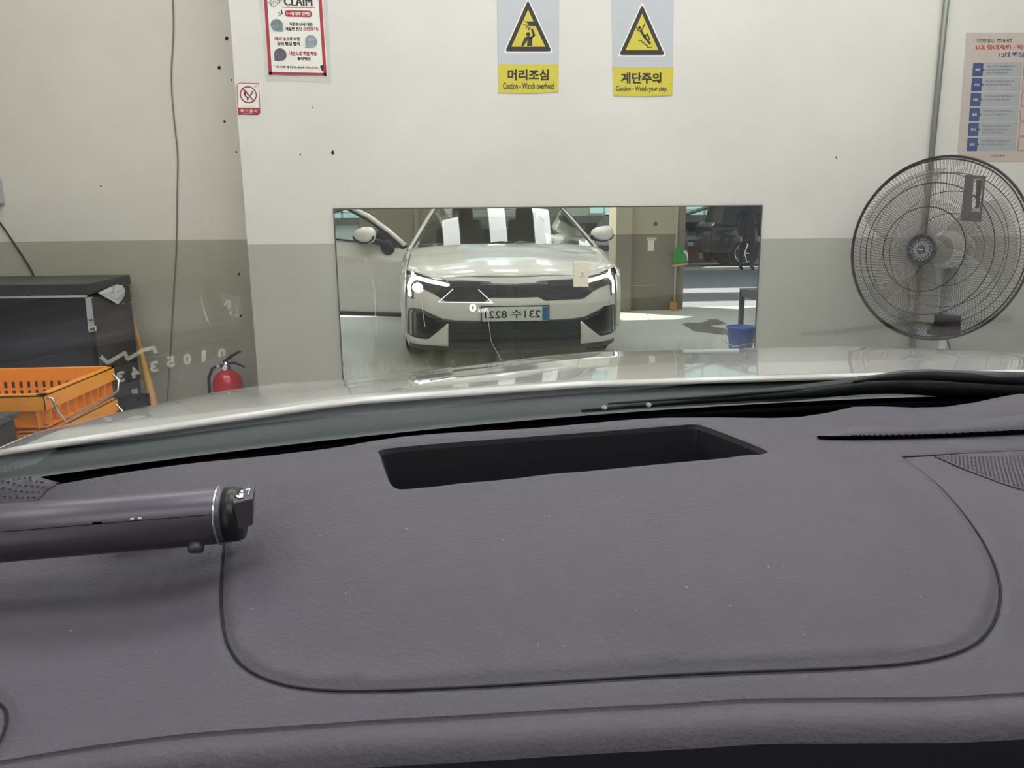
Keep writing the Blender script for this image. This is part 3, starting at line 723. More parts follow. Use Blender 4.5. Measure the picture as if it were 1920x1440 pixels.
# extinguisher
p = aty(427, 720, 4.22); ex, ey = p[0], 4.22
t = empty('fire_extinguisher', (ex, ey, 0), 'red fire extinguisher with a black hose in the wall corner', 'fire extinguisher')
zs = aty(427, 694, ey)[2]; R = .078
MB().lathe([(R*.9, .0), (R, .01), (R, zs-.07), (R*.93, zs-.045), (R*.75, zs-.02), (R*.4, zs-.003), (.02, zs+.004)], (ex, ey, 0), (0, 0, 1), 40).build('cylinder', 'extinguisher red', t, smooth=True)
MB().lathe([(.02, 0), (.024, .005), (.024, .02), (.016, .028), (.016, .05)], (ex, ey, zs-.002), (0, 0, 1), 20).build('valve', 'chrome', t, smooth=True)
MB().lathe([(.017, 0), (.019, .006), (.0165, .012)], (ex, ey-.02, zs+.016), (0, -1, 0), 20).build('pressure_gauge', 'chrome', t, smooth=True)
MB().lathe([(.013, 0), (.013, .002)], (ex, ey-.033, zs+.016), (0, -1, 0), 20).build('gauge_dial', 'print white', t)
zz = zs+.045
MB().tube([(ex-.01, ey, zz), (ex+.03, ey, zz+.03), (ex+.075, ey-.01, zz+.055), (ex+.088, ey-.01, zz+.058)], [.009, .009, .006, .004], 8).build('carry_handle', 'black trim', t, smooth=True)
MB().tube([(ex+.0, ey, zz-.01), (ex+.045, ey, zz-.005), (ex+.08, ey-.01, zz-.018), (ex+.10, ey-.01, zz-.03)], [.009, .008, .006, .004], 8).build('squeeze_lever', 'black trim', t, smooth=True)
MB().tube([(ex-.012, ey, zs+.022), (ex-.045, ey, zs+.025), (ex-.075, ey, zs+.01), (ex-.098, ey, zs-.04), (ex-.10, ey, zs-.10), (ex-.098, ey, .08)], .0085, 10).build('hose', 'rubber', t, smooth=True)
MB().tube([(ex-.03, ey, zs+.026), (ex-.05, ey, zs+.023)], .011, 10).build('hose_fitting', 'chrome', t)
mb = MB()
def lab(a_, b_):
    an = -math.pi/2 - .8 + 1.6*a_; return (ex+(R+.001)*math.cos(an), ey+(R+.001)*math.sin(an), .09+.13*b_)
MB().grid(lab, 12, 2).build('paper_label', 'print white', t)

# ================================================================== THE CAR (camera sits at its wheel)
CX = 0.452
car = empty('car', (CX, -.5, 0), 'white saloon car seen from its driving seat, number plate shown in the wall mirror', 'car')
def lerp(a, b, t): return a+(b-a)*t
def sm(t): t = min(1, max(0, t)); return t*t*(3-2*t)
def y0g(xo): return .66-.12*xo*xo            # where the windscreen meets the cowl
def cg(xo): return 1.249-.10*xo*xo
RK = .445
def zg(x, y): return cg(x-CX) - RK*y          # windscreen height
def yh(a): return .75-.10*a*a                 # rear edge of the hood
PY = [.55, .75, .9, 1.05, 1.2, 1.3, 1.4, 1.5, 1.6, 1.7, 1.78, 1.85, 1.9]
PZ = [.963, .957, .946, .932, .914, .898, .880, .862, .842, .814, .784, .750, .72]
LR = ([0, .33, .56, .72, .865, .93], [0, 0, .008, .024, .038, .075])
LF = ([0, .2, .3, .64, .77, .85, .90, .93], [0, 0, .005, .040, .044, .054, .085, .14])
def hoodz(x, y):
    a = abs(x-CX); t = sm((y-.72)/.48)
    return interp(y, PY, PZ) - lerp(interp(a, *LR), interp(a, *LF), t)
def Yf(a, z):        # depth of the nose
    a = abs(a)
    y = 1.95 - .14*(a/.93)**2 - .35*max(0, (a-.66)/.27)**2.1
    y -= .9*max(0, z-.5)**1.5 + .25*max(0, .28-z)
    return y
HF = .745
def yfront(a): return 1.862 - .12*(a/.8)**2 - (.10*max(0, (a-.62)/.2)**2)
# hood
def hood_f(p, q):
    xo = -.862+1.724*p; a = abs(xo); y = lerp(yh(a), yfront(a), q); z = hoodz(CX+xo, y)
    if q > .96: z -= (q-.96)*.45
    return (CX+xo, y, z)
MB().grid(hood_f, 72, 60).build('hood', 'white car paint', car, smooth=True, solid=.002)
# rolled rear lip of the hood
def lipp(k): xo = -.862+1.724*k/60; a = abs(xo); return (CX+xo, yh(a)+.001, hoodz(CX+xo, yh(a))-.0022)
MB().tube([lipp(k) for k in range(61)], .0026, 8).build('hood_lip', 'white car paint', car, smooth=True)
# fenders: from the hood edge over the shoulder, down the flank to the sill
for s in (-1, 1):
    def fen(p, q):
        y = lerp(.36, 1.80, q); amax = .93 - .06*max(0, (y-1.25)/.55)**2; 
        if p < .5:
            a = lerp(.866, amax, p/.5); z = hoodz(CX+a, min(y, 1.86)) if y > .6 else hoodz(CX+a, .6)+(.6-y)*.12
            return (CX+s*a, y - (0 if y < 1.6 else (y-1.6)*.9*(p/.5)), z)
        k = (p-.5)/.5; a = amax; ztop = hoodz(CX+amax, min(y, 1.86)) if y > .6 else hoodz(CX+a, .6)+(.6-y)*.12
        zb = .28
        r = math.hypot(y-1.05, 0); 
        if abs(y-1.05) < .36: zb = max(zb, .33+math.sqrt(max(0, .36**2-(y-1.05)**2)))
        z = lerp(ztop, zb, k); bul = .012*math.sin(k*math.pi)
        return (CX+s*(a+bul), y - (0 if y < 1.6 else (y-1.6)*.9), z)
    MB().grid(fen, 24, 44).build('fender', 'white car paint', car, smooth=True, solid=.01)
# bumper skin
def bump(p, q):
    sg = -1+2*p; z = lerp(.15, .735, q)
    am = interp(z, [.15, .25, .45, .6, .74], [.86, .905, .93, .93, .875]); xo = sg*am
    return (CX+xo, Yf(xo, z), z)
MB().grid(bump, 80, 30).build('front_bumper', 'white car paint', car, smooth=True, solid=.02)
MB().grid(lambda p, q: (CX+(-.84+1.68*p), lerp(Yf(-.84+1.68*p, .15)-.02, .9, q), lerp(.15, .19, q)), 20, 4).build('underside', 'black trim', car, solid=.01)

# features drawn on the nose, traced through the wall mirror
def nose(u, v, off):
    d = ray(u, v); yv = 6.2
    for _ in range(12):
        p = CAM + d*yv/d[1]; yv = 8 - (Yf(p[0]-CX, p[2])+off)
    return (float(p[0]), float(8-yv), float(p[2]))
def nose_patch(name, pts, mat, off, both=True, th=.004, fine=.03, parent=car, only=0, label=None):
    # pts: outline in the photo for the left side; x mirrored about the car's centre
    P = [nose(u, v, off) for u, v in pts]; P2 = [((p[0]-CX) if uv[0] < 955 else .004, p[2]) for p, uv in zip(P, pts)]
    out = []
    for s in ((1, -1) if both else (1,)):
        if only and s != only: continue
        loop = [(a*s, z) for a, z in P2]
        # densify outline and triangulate with an inner grid so that it follows the curve
        L = []
        for i in range(len(loop)):
            a, b = loop[i], loop[(i+1) % len(loop)]; n = max(1, int(math.hypot(a[0]-b[0], a[1]-b[1])/fine))
            for k in range(n): L.append((a[0]+(b[0]-a[0])*k/n, a[1]+(b[1]-a[1])*k/n))
        xs = [q[0] for q in L]; zs_ = [q[1] for q in L]
        vs = [Vector(q) for q in L]; edges = [(i, (i+1) % len(L)) for i in range(len(L))]
        x = min(xs)+fine
        while x < max(xs):
            z = min(zs_)+fine
            while z < max(zs_): vs.append(Vector((x+.001, z+.001))); z += fine
            x += fine
        r = delaunay_2d_cdt(vs, edges, [list(range(len(L)))], 1, 1e-5)
        nv = [(CX+q.x, Yf(q.x, q.y)+off, q.y) for q in r[0]]
        mb = MB(); mb.add(nv, [tuple(f) for f in r[2]])
        out.append(mb.build(name, mat, parent, smooth=True, solid=th, label=label))
    return out
# upper grille with the head lamps at its ends
gr = [(962, 532), (925, 531), (917, 527.8), (840, 524.2), (780, 513.6), (775, 516), (764, 530), (762, 542), (767, 556), (775.4, 561), (775, 537), (790, 540), (795.5, 542), (813, 550), (832, 563), (838, 564.5), (907.6, 565), (920.6, 558), (962, 558)]
g = nose_patch('grille', gr, 'grille black', .004)
for s in (-1, 1):
    hp = [(840, 525), (780, 514.4), (775, 517), (764, 530), (762, 542), (767, 556), (775, 560.5), (776, 538), (800, 543.5), (818, 552), (826, 541), (842, 537)]
    lamp = nose_patch('headlamp', hp, 'lamp housing', .007, only=s)[0]
    nose_patch('daylight_strip', [(777, 516), (795, 520.5), (842, 531.5), (843, 535), (838, 537), (780, 523.5), (772, 530), (768.5, 536), (771, 552), (769.5, 556), (765, 553), (763.5, 534), (767, 526), (772, 518), (770.8, 509), (770.5, 503), (774.5, 503), (775.5, 510)],
               'drl', .012, only=s, parent=lamp, th=.003, fine=.015)
    if s == 1:
        nose_patch('bulb', disc(782.5, 538.3, 9.6, 24, 8.6), 'bulb', .016, only=1, parent=lamp, fine=.02)
# lower intake with the body coloured blades
lo = [(962, 602), (853, 600.6), (830, 597.4), (806, 586.8), (791, 579), (768, 576.5), (764.5, 582), (763.5, 628), (768, 648), (790, 654), (840, 657), (962, 659)]
nose_patch('lower_intake', lo, 'intake grey', .004)
for s in (-1, 1):
    nose_patch('intake_blade', [(840.5, 606.5), (838, 607), (822, 621), (804, 635), (798, 636), (785, 634.5), (772, 631), (765, 625), (764, 630), (766, 639), (774, 643), (800, 646.5), (840.5, 649)], 'white car paint', .018, only=s, th=.01)
    nose_patch('trim_strip', [(768.5, 582), (772.5, 581), (772, 628), (768.5, 626)], 'chrome', .012, only=s, th=.004)
    nose_patch('air_curtain', [(776, 583), (789, 583), (803, 591), (822, 600), (836, 603), (822, 617), (804, 631), (797, 632), (776, 628)], 'grille black', .008, only=s)
mb = MB()
for k in range(5):
    z = .59+.013*k
    for j in range(40):
        xo = -.6+1.2*j/39
        if abs(xo) > .58-.02*k: continue
        mb.box(CX+xo-.010, CX+xo+.010, Yf(xo, z)+.003, Yf(xo, z)+.010, z-.002, z+.002)
mb.build('grille_mesh', 'grille black', g[0])
mb = MB()
for z in (.22, .30):
    mb.tube([(CX+xo, Yf(xo, z)+.01, z) for xo in [-.5+.05*k for k in range(21)]], .008, 6)
mb.build('intake_bar', 'grille black', car)
nose_patch('centre_panel', [(962, 656), (962, 662), (842, 660), (842, 652)], 'intake grey', .01)
# number plate
pt_ = car
zc = .437; yp = Yf(0, zc)+.012
pl = MB().box(CX-.262, CX+.262, yp-.004, yp, zc-.056, zc+.056).build('number_plate', 'plate white', car, bevel=.004)
MB().box(CX-.272, CX+.272, yp-.012, yp-.005, zc-.066, zc+.066).build('plate_surround', 'black trim', car, bevel=.003)
MB().box(CX+.214, CX+.260, yp-.001, yp+.0012, zc-.054, zc+.054).build('blue_band', 'plate blue', pl)
mb = MB(); fit_text(mb, '231수 8221', 0, 0, 1, 1, lambda u, v: (CX+.20-.44*u, yp+.0016, zc+.036-.072*v), bold=.01)
mb.build('plate_characters', 'print black', pl)
# small emblem strokes on the hood edge
def onhood(u, v):
    d = ray(u, v); yv = 6.2
    for _ in range(40):
        p = CAM+d*yv/d[1]; dz = p[2]-(hoodz(p[0], 8-yv)+.002)
        yv += -dz*-1.2 if False else dz*1.4
        yv = min(max(yv, 6.14), 7.2)
    return (float(p[0]), float(8-yv), hoodz(float(p[0]), float(8-yv))+.003)
mb = MB(); stroke(mb, [(943, 521), (948, 516), (952, 521), (957, 516.5), (965, 521.5), (970, 518.5), (982, 521)], 1.3, onhood)
mb.build('emblem', 'dark steel', car)

# cowl panel below the hood, windscreen, black border
N = 60
def cow(p, q):
    xo = -.87+1.74*p; a = abs(xo)
    ya = yh(a)+.004; za = hoodz(CX+xo, yh(a))-.0055
    yb = y0g(xo)+.010; zb = zg(CX+xo, y0g(xo)+.010)-.002
    return (CX+xo, lerp(ya, yb, q), lerp(za, zb, q)-.010*math.sin(math.pi*q))
MB().grid(cow, N, 8).build('cowl', 'cowl plastic', car, smooth=True, solid=.006)
RT = -.36
def scr(p, q):
    hw = lerp(.865, .60, q); xo = (-1+2*p)*hw; y = lerp(y0g(xo), RT-.10*xo*xo, q)
    z = zg(CX+xo, y) - .10*max(0, (q-.6))**2*1.2
    return (CX+xo, y, z)
MB().grid(scr, 60, 40).build('windscreen', 'car glass', car, smooth=True)
def frit(p, q):
    xo = -.87+1.74*p; y = lerp(y0g(xo)+.012, y0g(xo)-.012, q); return (CX+xo, y, zg(CX+xo, y)-.004)
MB().grid(frit, N, 2).build('screen_border', 'frit', car, smooth=True)
# well under the glass that closes the gap to the dashboard
def well(p, q):
    xo = -.87+1.74*p; y = lerp(y0g(xo)+.012, y0g(xo)-.0, q); return (CX+xo, y, zg(CX+xo, y0g(xo)+.012)-.003-.09*q)
MB().grid(well, N, 2).build('screen_well', 'frit', car)
# A pillars and roof
for s in (-1, 1):
    def pil(p, q):
        w = .045*(1-p)+.0; base = scr(1 if s > 0 else 0, q); out = lerp(.915, .66, q)
        return (lerp(base[0], CX+s*out, p), base[1]-.03*p, base[2]-.012*p - .0)
    MB().grid(pil, 4, 24).build('pillar', 'white car paint', car, smooth=True, solid=.02)
    MB().tube([(lambda b: (b[0]-s*.004, b[1], b[2]+.004))(scr(1 if s > 0 else 0, k/20)) for k in range(21)], .009, 6).build('screen_seal', 'black trim', car)
def roof(p, q):
    y = lerp(RT, -2.0, q); hw = lerp(.60, .56, q); xo = (-1+2*p)*(hw+.07)
    z = interp(y, [-2.6, -2.0, -1.2, -.7, -.36], [1.15, 1.34, 1.435, 1.44, zg(CX, RT)-.02]) - .10*abs(xo/.67)**3*.7
    return (CX+xo, y-.10*xo*xo*(1-q), z)
MB().grid(roof, 30, 30).build('roof', 'white car paint', car, smooth=True, solid=.03)
MB().grid(lambda p, q: (CX+(-1+2*p)*lerp(.60, .74, q), lerp(-2.0, -2.6, q), lerp(1.33, 1.02, q)), 10, 6).build('rear_window', 'side glass', car, solid=.004)
MB().box(CX-.82, CX+.82, -3.0, -2.6, .35, 1.02).build('boot_lid', 'white car paint', car, bevel=.04)
# flanks: right side closed, left side behind the open door
for s, ya in ((1, .36), (-1, -.78)):
    MB().grid(lambda p, q: (CX+s*(.93-.03*abs(2*q-1)**3+.012*math.sin(q*7)), lerp(ya, -2.95, p), lerp(.27, .97+.03*p, q)), 24, 14).build('side_panel', 'white car paint', car, smooth=True, solid=.05)
    MB().grid(lambda p, q: (CX+s*lerp(.90, .64, q), lerp(lerp(ya, min(ya, RT), q), lerp(-2.4, -2.0, q), p), lerp(.97, 1.40, q)), 12, 4).build('side_window', 'side glass', car, solid=.004)
MB().box(CX-.88, CX+.88, -2.9, .62, .22, .27).build('floor_pan', 'black trim', car)
MB().box(CX-.86, CX+.86, .70, .72, .27, .885).build('bulkhead', 'black trim', car)
MB().box(CX-.86, CX+.86, .34, .56, .45, .845).build('underdash_blocker', 'frit', car)  # unseen box added to keep lamp glow from showing under the dashboard
for s in (-1, 1):
    xc = CX+s*.37
    st = MB().box(xc-.25, xc+.25, -.95, -.42, .45, .60).build('seat', 'seat cloth', car, bevel=.04)
    MB().grid(lambda p, q: (xc+(-1+2*p)*lerp(.25, .21, q), -.92-.22*q-.02*math.sin(p*math.pi), lerp(.55, 1.16, q)), 8, 8).build('seat_back', 'seat cloth', st, smooth=True, solid=.10)
    MB().box(xc-.12, xc+.12, -1.22, -1.13, 1.17, 1.33).build('head_rest', 'seat cloth', st, bevel=.03)
MB().box(CX-.7, CX+.7, -2.25, -2.05, .45, 1.1).build('rear_seat', 'seat cloth', car, bevel=.04)
# wheels
def wheel(x, y, r, w, s, parent=car):
    o = MB().lathe([(r*.62, -w/2), (r*.9, -w/2), (r, -w/2+.03), (r, w/2-.03), (r*.9, w/2), (r*.62, w/2)], (x, y, r), (s, 0, 0), 40).build('wheel', 'rubber', parent, smooth=True)
    mb = MB()
    for k in range(10):
        a = 2*math.pi*k/10; mb.tube([(x+s*(w/2-.01), y+.05*math.cos(a), r+.05*math.sin(a)), (x+s*(w/2-.005), y+r*.62*math.cos(a+.12), r+r*.62*math.sin(a+.12))], .016, 6)
    mb.ring((x+s*(w/2-.01), y, r), (1, 0, 0), r*.63, .014, 40, 6); mb.lathe([(.07, 0), (.06, .02)], (x+s*(w/2-.02), y, r), (s, 0, 0), 20)
    mb.build('rim', 'chrome', o)
for s in (-1, 1):
    for y in (1.05, -1.80): wheel(CX+s*.80, y, .33, .22, s)
# wiper lying at the foot of the screen
wp_ = [(1090, 771, .66), (1180, 762, .66), (1300, 752, .655), (1400, 744, .65), (1490, 737, .65), (1560, 729, .645), (1620, 722, .64), (1680, 719, .64), (1760, 722, .64), (1850, 726, .64), (1960, 728, .64)]
rad = [.0015, .003, .0045, .0058, .0072, .0075, .0085, .0095, .0105, .011, .0115]
wi = MB().tube([aty(u, v, y+.02) for u, v, y in wp_], rad, 10).build('wiper', 'black trim', car, smooth=True)
MB().tube([aty(u, v, .655) for u, v in ((1600, 716), (1640, 709), (1690, 704), (1740, 703), (1790, 706), (1850, 709), (1960, 713))], [.001, .003, .005, .0055, .006, .0065, .007], 8).build('wiper_arm', 'black trim', wi, smooth=True)
MB().tube([aty(u, v, .665) for u, v in ((1140, 757), (1300, 745), (1480, 731), (1640, 720))], [.001, .0018, .002, .002], 6).build('wiper_spoiler', 'cowl plastic', wi, smooth=True)
for (u, v) in ((1133, 766), (1216, 761)):
    p = aty(u, v, .66); MB().lathe([(.0005, 0), (.0022, .0006), (.0026, .0015), (.0012, .0028)], p, (0, -.6, .8), 10).build('dirt_speck', 'cable white', wi)

# closed right door mirror
def mirror_shell(parent, c, s, w=.115, h=.075, rot=0.0):
    mb = MB()
    def f(p, q):
        a = 2*math.pi*p; b = math.pi*(q-.5); x = math.cos(a)*math.cos(b); z = math.sin(a)*math.cos(b); y = math.sin(b)
        x = math.copysign(abs(x)**.8, x); z = math.copysign(abs(z)**.85, z)
        k = 1-.22*s*x*(-1)
        v = Vector((x*w, y*.07, z*h*k)); v.rotate(Matrix.Rotation(rot, 3, 'Z')); return (c[0]+v.x, c[1]+v.y, c[2]+v.z)
    mb.grid(f, 28, 14)
    cap = mb.build('mirror_cap', 'white car paint', parent, smooth=True)
    mb = MB()
    def g_(p, q):
        a = math.pi+math.pi*p; v = Vector((math.cos(a)*w*.97, -.075+.12*q, math.sin(a)*h*.9-.012)); v.rotate(Matrix.Rotation(rot, 3, 'Z')); return (c[0]+v.x, c[1]+v.y, c[2]+v.z)
    mb.grid(g_, 14, 4); mb.build('mirror_underside', 'black trim', parent, smooth=True, solid=.01)
    return cap
mc = Vector((CX+1.0, .28, 1.035))
mirror_shell(car, mc, 1)
MB().tube([(CX+.88, .26, .965), (CX+.93, .27, .985), (CX+.98, .28, 1.0)], [.03, .025, .02], 10).build('mirror_stalk', 'black trim', car, smooth=True)

# open left front door
door = D.objects.new('door', None); COL.objects.link(door); door.parent = car; door.matrix_parent_inverse = world_mat(car).inverted()
hx, hy = CX-.925, .335; DA = math.radians(180+21)         # direction of the door from its hinge
dx, dy = math.cos(DA), math.sin(DA); nx, ny = dy, -dx      # outer face normal looks to the wall
if ny < 0: nx, ny = -nx, -ny
def dp(l, z, o=0.0): return (hx+dx*l+nx*o, hy+dy*l+ny*o, z)
def belt(l): return .925+.10*l
def dskin(p, q):
    l = 1.14*p; z = lerp(.27, belt(l), q); o = .03*math.sin(q*math.pi)**.7 + .012*math.exp(-((q-.78)/.05)**2)-.012*math.exp(-((q-.30)/.10)**2)
    return dp(l, z, o-.0)
MB().grid(dskin, 30, 36).build('door_skin', 'white car paint', door, smooth=True, solid=.05)
MB().tube([dp(.0, belt(0)+.004, .012), dp(1.14, belt(1.14)+.004, .012)], .009, 6).build('belt_strip', 'black trim', door)
MB().tube([dp(.0, .265, .01), dp(1.14, .265, .01)], .02, 8).build('door_sill', 'black trim', door)
fr_ = [dp(.02, belt(.02)+.015, .005), dp(.20, 1.08, -.02), dp(.42, 1.22, -.05), dp(.66, 1.33, -.08), dp(.9, 1.39, -.10), dp(1.12, 1.41, -.10), dp(1.14, 1.2, -.05), dp(1.14, belt(1.14), .0)]
MB().tube(fr_, .024, 8).build('window_frame', 'white car paint', door, smooth=True)
fi = [tuple(Vector(p)+Vector((dx, dy, 0))*.022+Vector((0, 0, -.026))) for p in fr_[:6]]
MB().tube(fi, .014, 6).build('frame_seal', 'black trim', door, smooth=True)
mb = MB(); gl_ = [dp(.06, belt(.06), -.01)]+[tuple(Vector(p)+Vector((0, 0, -.02))) for p in fr_[1:]]; mb.add(gl_, [tuple(range(len(gl_)))]); mb.build('door_glass', 'side glass', door)
mb = MB(); mb.prism([dp(.03, belt(.03), .012), dp(.36, belt(.36), .012), dp(.30, 1.10, -.01), dp(.2, 1.06, -.005)], (nx*.01, ny*.01, 0)); mb.build('corner_panel', 'door fabric dark', door)
mirror_shell(door, Vector(dp(.40, 1.045, .10)), 1, .115, .078, DA-math.pi)
MB().tube([dp(.22, .95, .03), dp(.28, .985, .06), dp(.36, 1.0, .09)], [.035, .03, .03], 10).build('mirror_stalk', 'door fabric dark', door, smooth=True)
MB().lathe([(.075, 0), (.07, .012), (.03, .02)], Vector(dp(.20, .925, .02)), (nx, ny, 0), 24).build('mirror_foot', 'door fabric dark', door, smooth=True)
MB().tube([dp(.93, .90, .04), dp(.95, .905, .06), dp(1.08, .915, .06), dp(1.1, .915, .04)], .012, 8).build('door_handle', 'white car paint', door, smooth=True)

# ------------------------------------------------------------------ dashboard: one height field through measured points
ctrl = []
def cp(u, v, z=None, y=None):
    p = aty(u, v, y) if y is not None else atz(u, v, z); ctrl.append(p)
REAR = [(-120, 925), (0, 912), (250, 884), (480, 857), (640, 838), (1000, 803), (1300, 783), (1600, 762), (1920, 738), (2040, 731)]
def rear_pt(u, v):
    # the dashboard meets the glass: march until the ray is at the foot of the screen
    y = .6
    for _ in range(20):
        p = aty(u, v, y); y = y0g(p[0]-CX) - .030
    return p
for u, v in REAR: ctrl.append(rear_pt(u, v))
for u, v, z in ((-100, 1000, .905), (0, 960, .912), (300, 960, .924), (480, 940, .932), (600, 900, .942), (560, 1000, .930), (0, 1080, .905), (250, 1080, .908), (400, 1100, .910), (0, 1250, .900), (300, 1250, .902),
                (-150, 1150, .902), (-150, 1400, .897), (-300, 980, .885), (-350, 1150, .89),
                (710, 838, .947), (1310, 790, .952), (735, 915, .941), (1100, 880, .945), (1445, 845, .950), (800, 960, .936), (1200, 925, .942), (1560, 880, .949),
                (640, 1100, .922), (900, 1080, .928), (1200, 1060, .932), (1500, 1040, .934), (560, 1210, .908), (900, 1200, .914), (1300, 1180, .919), (1600, 1150, .922),
                (1700, 960, .938), (1800, 1080, .926),
                (680, 1290, .903), (1280, 1262, .907), (1700, 1235, .910),
                (1640, 830, .936), (1720, 860, .932), (1920, 830, .935), (1920, 780, .938), (1560, 800, .942), (1920, 920, .926), (1900, 1050, .918), (1930, 1200, .908), (2050, 1000, .92), (2050, 1200, .905),
                (400, 1320, .8995), (900, 1310, .9025), (1500, 1290, .905), (1920, 1270, .906)): cp(u, v, z)
CT = np.array(ctrl)
def tps_fit(P, lam=2e-4):
    n = len(P); X = P[:, :2]; d2 = ((X[:, None]-X[None])**2).sum(-1); K = np.where(d2 > 0, d2*np.log(np.maximum(d2, 1e-12))/2, 0)
    A = np.zeros((n+3, n+3)); A[:n, :n] = K+lam*np.eye(n); A[:n, n] = 1; A[:n, n+1:] = X; A[n, :n] = 1; A[n+1:, :n] = X.T
    b = np.zeros(n+3); b[:n] = P[:, 2]; return X, np.linalg.solve(A, b)
TX, TW = tps_fit(CT, 1e-4)
def dz_(x, y):
    d2 = ((TX-np.array((x, y)))**2).sum(-1); K = np.where(d2 > 0, d2*np.log(np.maximum(d2, 1e-12))/2, 0)
    return float(TW[:len(TX)]@K + TW[-3] + TW[-2]*x + TW[-1]*y)
def dzc(x, y): return min(dz_(x, y), zg(x, y)-.006)
def dtrace(u, v):
    z = .92
    for _ in range(25):
        p = atz(u, v, z); z = .5*z+.5*dz_(p[0], p[1])
    return Vector((p[0], p[1]))
def smooth_loop(P, n=5, closed=True):
    out = []; L = len(P)
    for i in range(L if closed else L-1):
        g = lambda k: Vector(P[k % L]) if closed else Vector(P[min(max(k, 0), L-1)])
        p0, p1, p2, p3 = g(i-1), g(i), g(i+1), g(i+2)
        for k in range(n):
            s = k/n; out.append(0.5*((2*p1)+(-p0+p2)*s+(2*p0-5*p1+4*p2-p3)*s*s+(-p0+3*p1-3*p2+p3)*s**3))
    if not closed: out.append(Vector(P[-1]))
    return out
def trace_line(P, closed=False, n=5): return [dtrace(u, v) for u, v in smooth_loop(P, n, closed)]
# outline of the recess in front of the head up display
rec = trace_line([(716, 838), (800, 828.5), (950, 817), (1100, 806), (1250, 794.5), (1300, 791), (1325, 796), (1380, 816), (1436, 839), (1432, 846), (1400, 850), (1250, 863.5), (1000, 888), (800, 908), (752, 912), (735, 905), (726, 890), (713, 850)], True, 4)
seam = trace_line([(421, 1010), (415, 1090), (416, 1150), (427, 1205), (456, 1247), (505, 1274), (570, 1289), (680, 1294), (900, 1285.5), (1280, 1263), (1600, 1250), (1740, 1236), (1820, 1210), (1862, 1168), (1876, 1110), (1862, 1050), (1822, 982), (1762, 912), (1690, 856)], False, 6)
groove = trace_line([(1690, 856), (1730, 854), (1800, 850), (1940, 843)], False, 4)
lline = trace_line([(-60, 1290), (0, 1318), (13, 1345), (0, 1385), (-40, 1440)], False, 4)
front = [dtrace(u, v) for u, v in ((-260, 1470), (-100, 1442), (0, 1426), (200, 1394), (400, 1371), (640, 1354), (900, 1339), (1280, 1318), (1600, 1308), (1920, 1298), (2100, 1293))]
back = [Vector(rear_pt(u, v)[:2]) for u, v in REAR]
back = [back[0]+Vector((-.10, -.02))]+back+[back[-1]+Vector((.35, .0))]
def segdist(p, L):
    best = 9
    for a, b in zip(L[:-1], L[1:]):
        ab = b-a; t = max(0, min(1, (p-a).dot(ab)/max(ab.length_squared, 1e-12))); best = min(best, (p-(a+ab*t)).length)
    return best
front = [front[0]+Vector((-.12, .0))]+front+[front[-1]+Vector((.45, .01))]
outline = smooth_loop([tuple(p) for p in back], 6, False) + list(reversed(smooth_loop([tuple(p) for p in front], 6, False)))
pts = list(outline); n0 = len(pts); edges = [(i, (i+1) % n0) for i in range(n0)]
def off_line(L, d):
    out = []
    for i, p in enumerate(L):
        t = (L[min(i+1, len(L)-1)]-L[max(i-1, 0)]).normalized(); out.append(p+Vector((-t.y, t.x))*d)
    return out
creases = []
def add_line(L, closed=False):
    s0 = len(pts); pts.extend(L); k = len(L)
    for i in range(k-1): edges.append((s0+i, s0+i+1))
    if closed: edges.append((s0+k-1, s0))
rec_h = rec
add_line(rec, True)
for L in (seam, groove, lline):
    for d in (-.0028, -.0012, .0004, .0028): add_line(off_line(L, d))
minx, maxx = min(p.x for p in outline), max(p.x for p in outline); miny, maxy = min(p.y for p in outline), max(p.y for p in outline)
st_ = .0065
yy = miny
while yy < maxy:
    xx = max(minx, -.42)
    while xx < min(maxx, .62):
        q = Vector((xx, yy))
        if min(segdist(q, seam), segdist(q, groove), segdist(q, lline)) > .0045: pts.append(q)
        xx += st_
    yy += st_
res = delaunay_2d_cdt(pts, edges, [list(range(n0))], 1, 1e-6)
def inside(p, L):
    c = False; j = len(L)-1
    for i in range(len(L)):
        if (L[i].y > p.y) != (L[j].y > p.y) and p.x < (L[j].x-L[i].x)*(p.y-L[i].y)/(L[j].y-L[i].y)+L[i].x: c = not c
        j = i
    return c
def seam_side(p):   # inside the pad?
    return inside(p, seam)
V3 = []
for q in res[0]:
    p = Vector(q); z = dz_(p.x, p.y)
    d1 = min(segdist(p, seam), segdist(p, groove), segdist(p, lline))
    if d1 < .0035: z -= .0026*math.exp(-(d1/.0011)**2)
    dp_ = segdist(p, seam)
    if seam_side(p): z += .0018*math.exp(-(max(0, dp_-.0015)/.010)**2) if dp_ > .0008 else 0
    # rolled lip of the recess
    if not inside(p, rec): 
        dr = segdist(p, rec+[rec[0]]); z -= .0022*math.exp(-(dr/.0022)**2)
    else: z -= .0022
    z = min(z, zg(p.x, p.y)-.0045)
    V3.append((p.x, p.y, z))
Fd = [tuple(f) for f in res[2] if not inside(Vector([sum(res[0][i][0] for i in f)/len(f), sum(res[0][i][1] for i in f)/len(f)]), rec)]
dash = MB().add(V3, Fd).build('dashboard', 'dash plastic', car, smooth=True)
for nm, L in (('pad_seam', seam), ('vent_seam', groove), ('trim_seam', lline)):
    MB().tube([(p.x, p.y, dz_(p.x, p.y)-.0004) for p in L], .00065, 6).build(nm, 'rubber', dash, smooth=True)
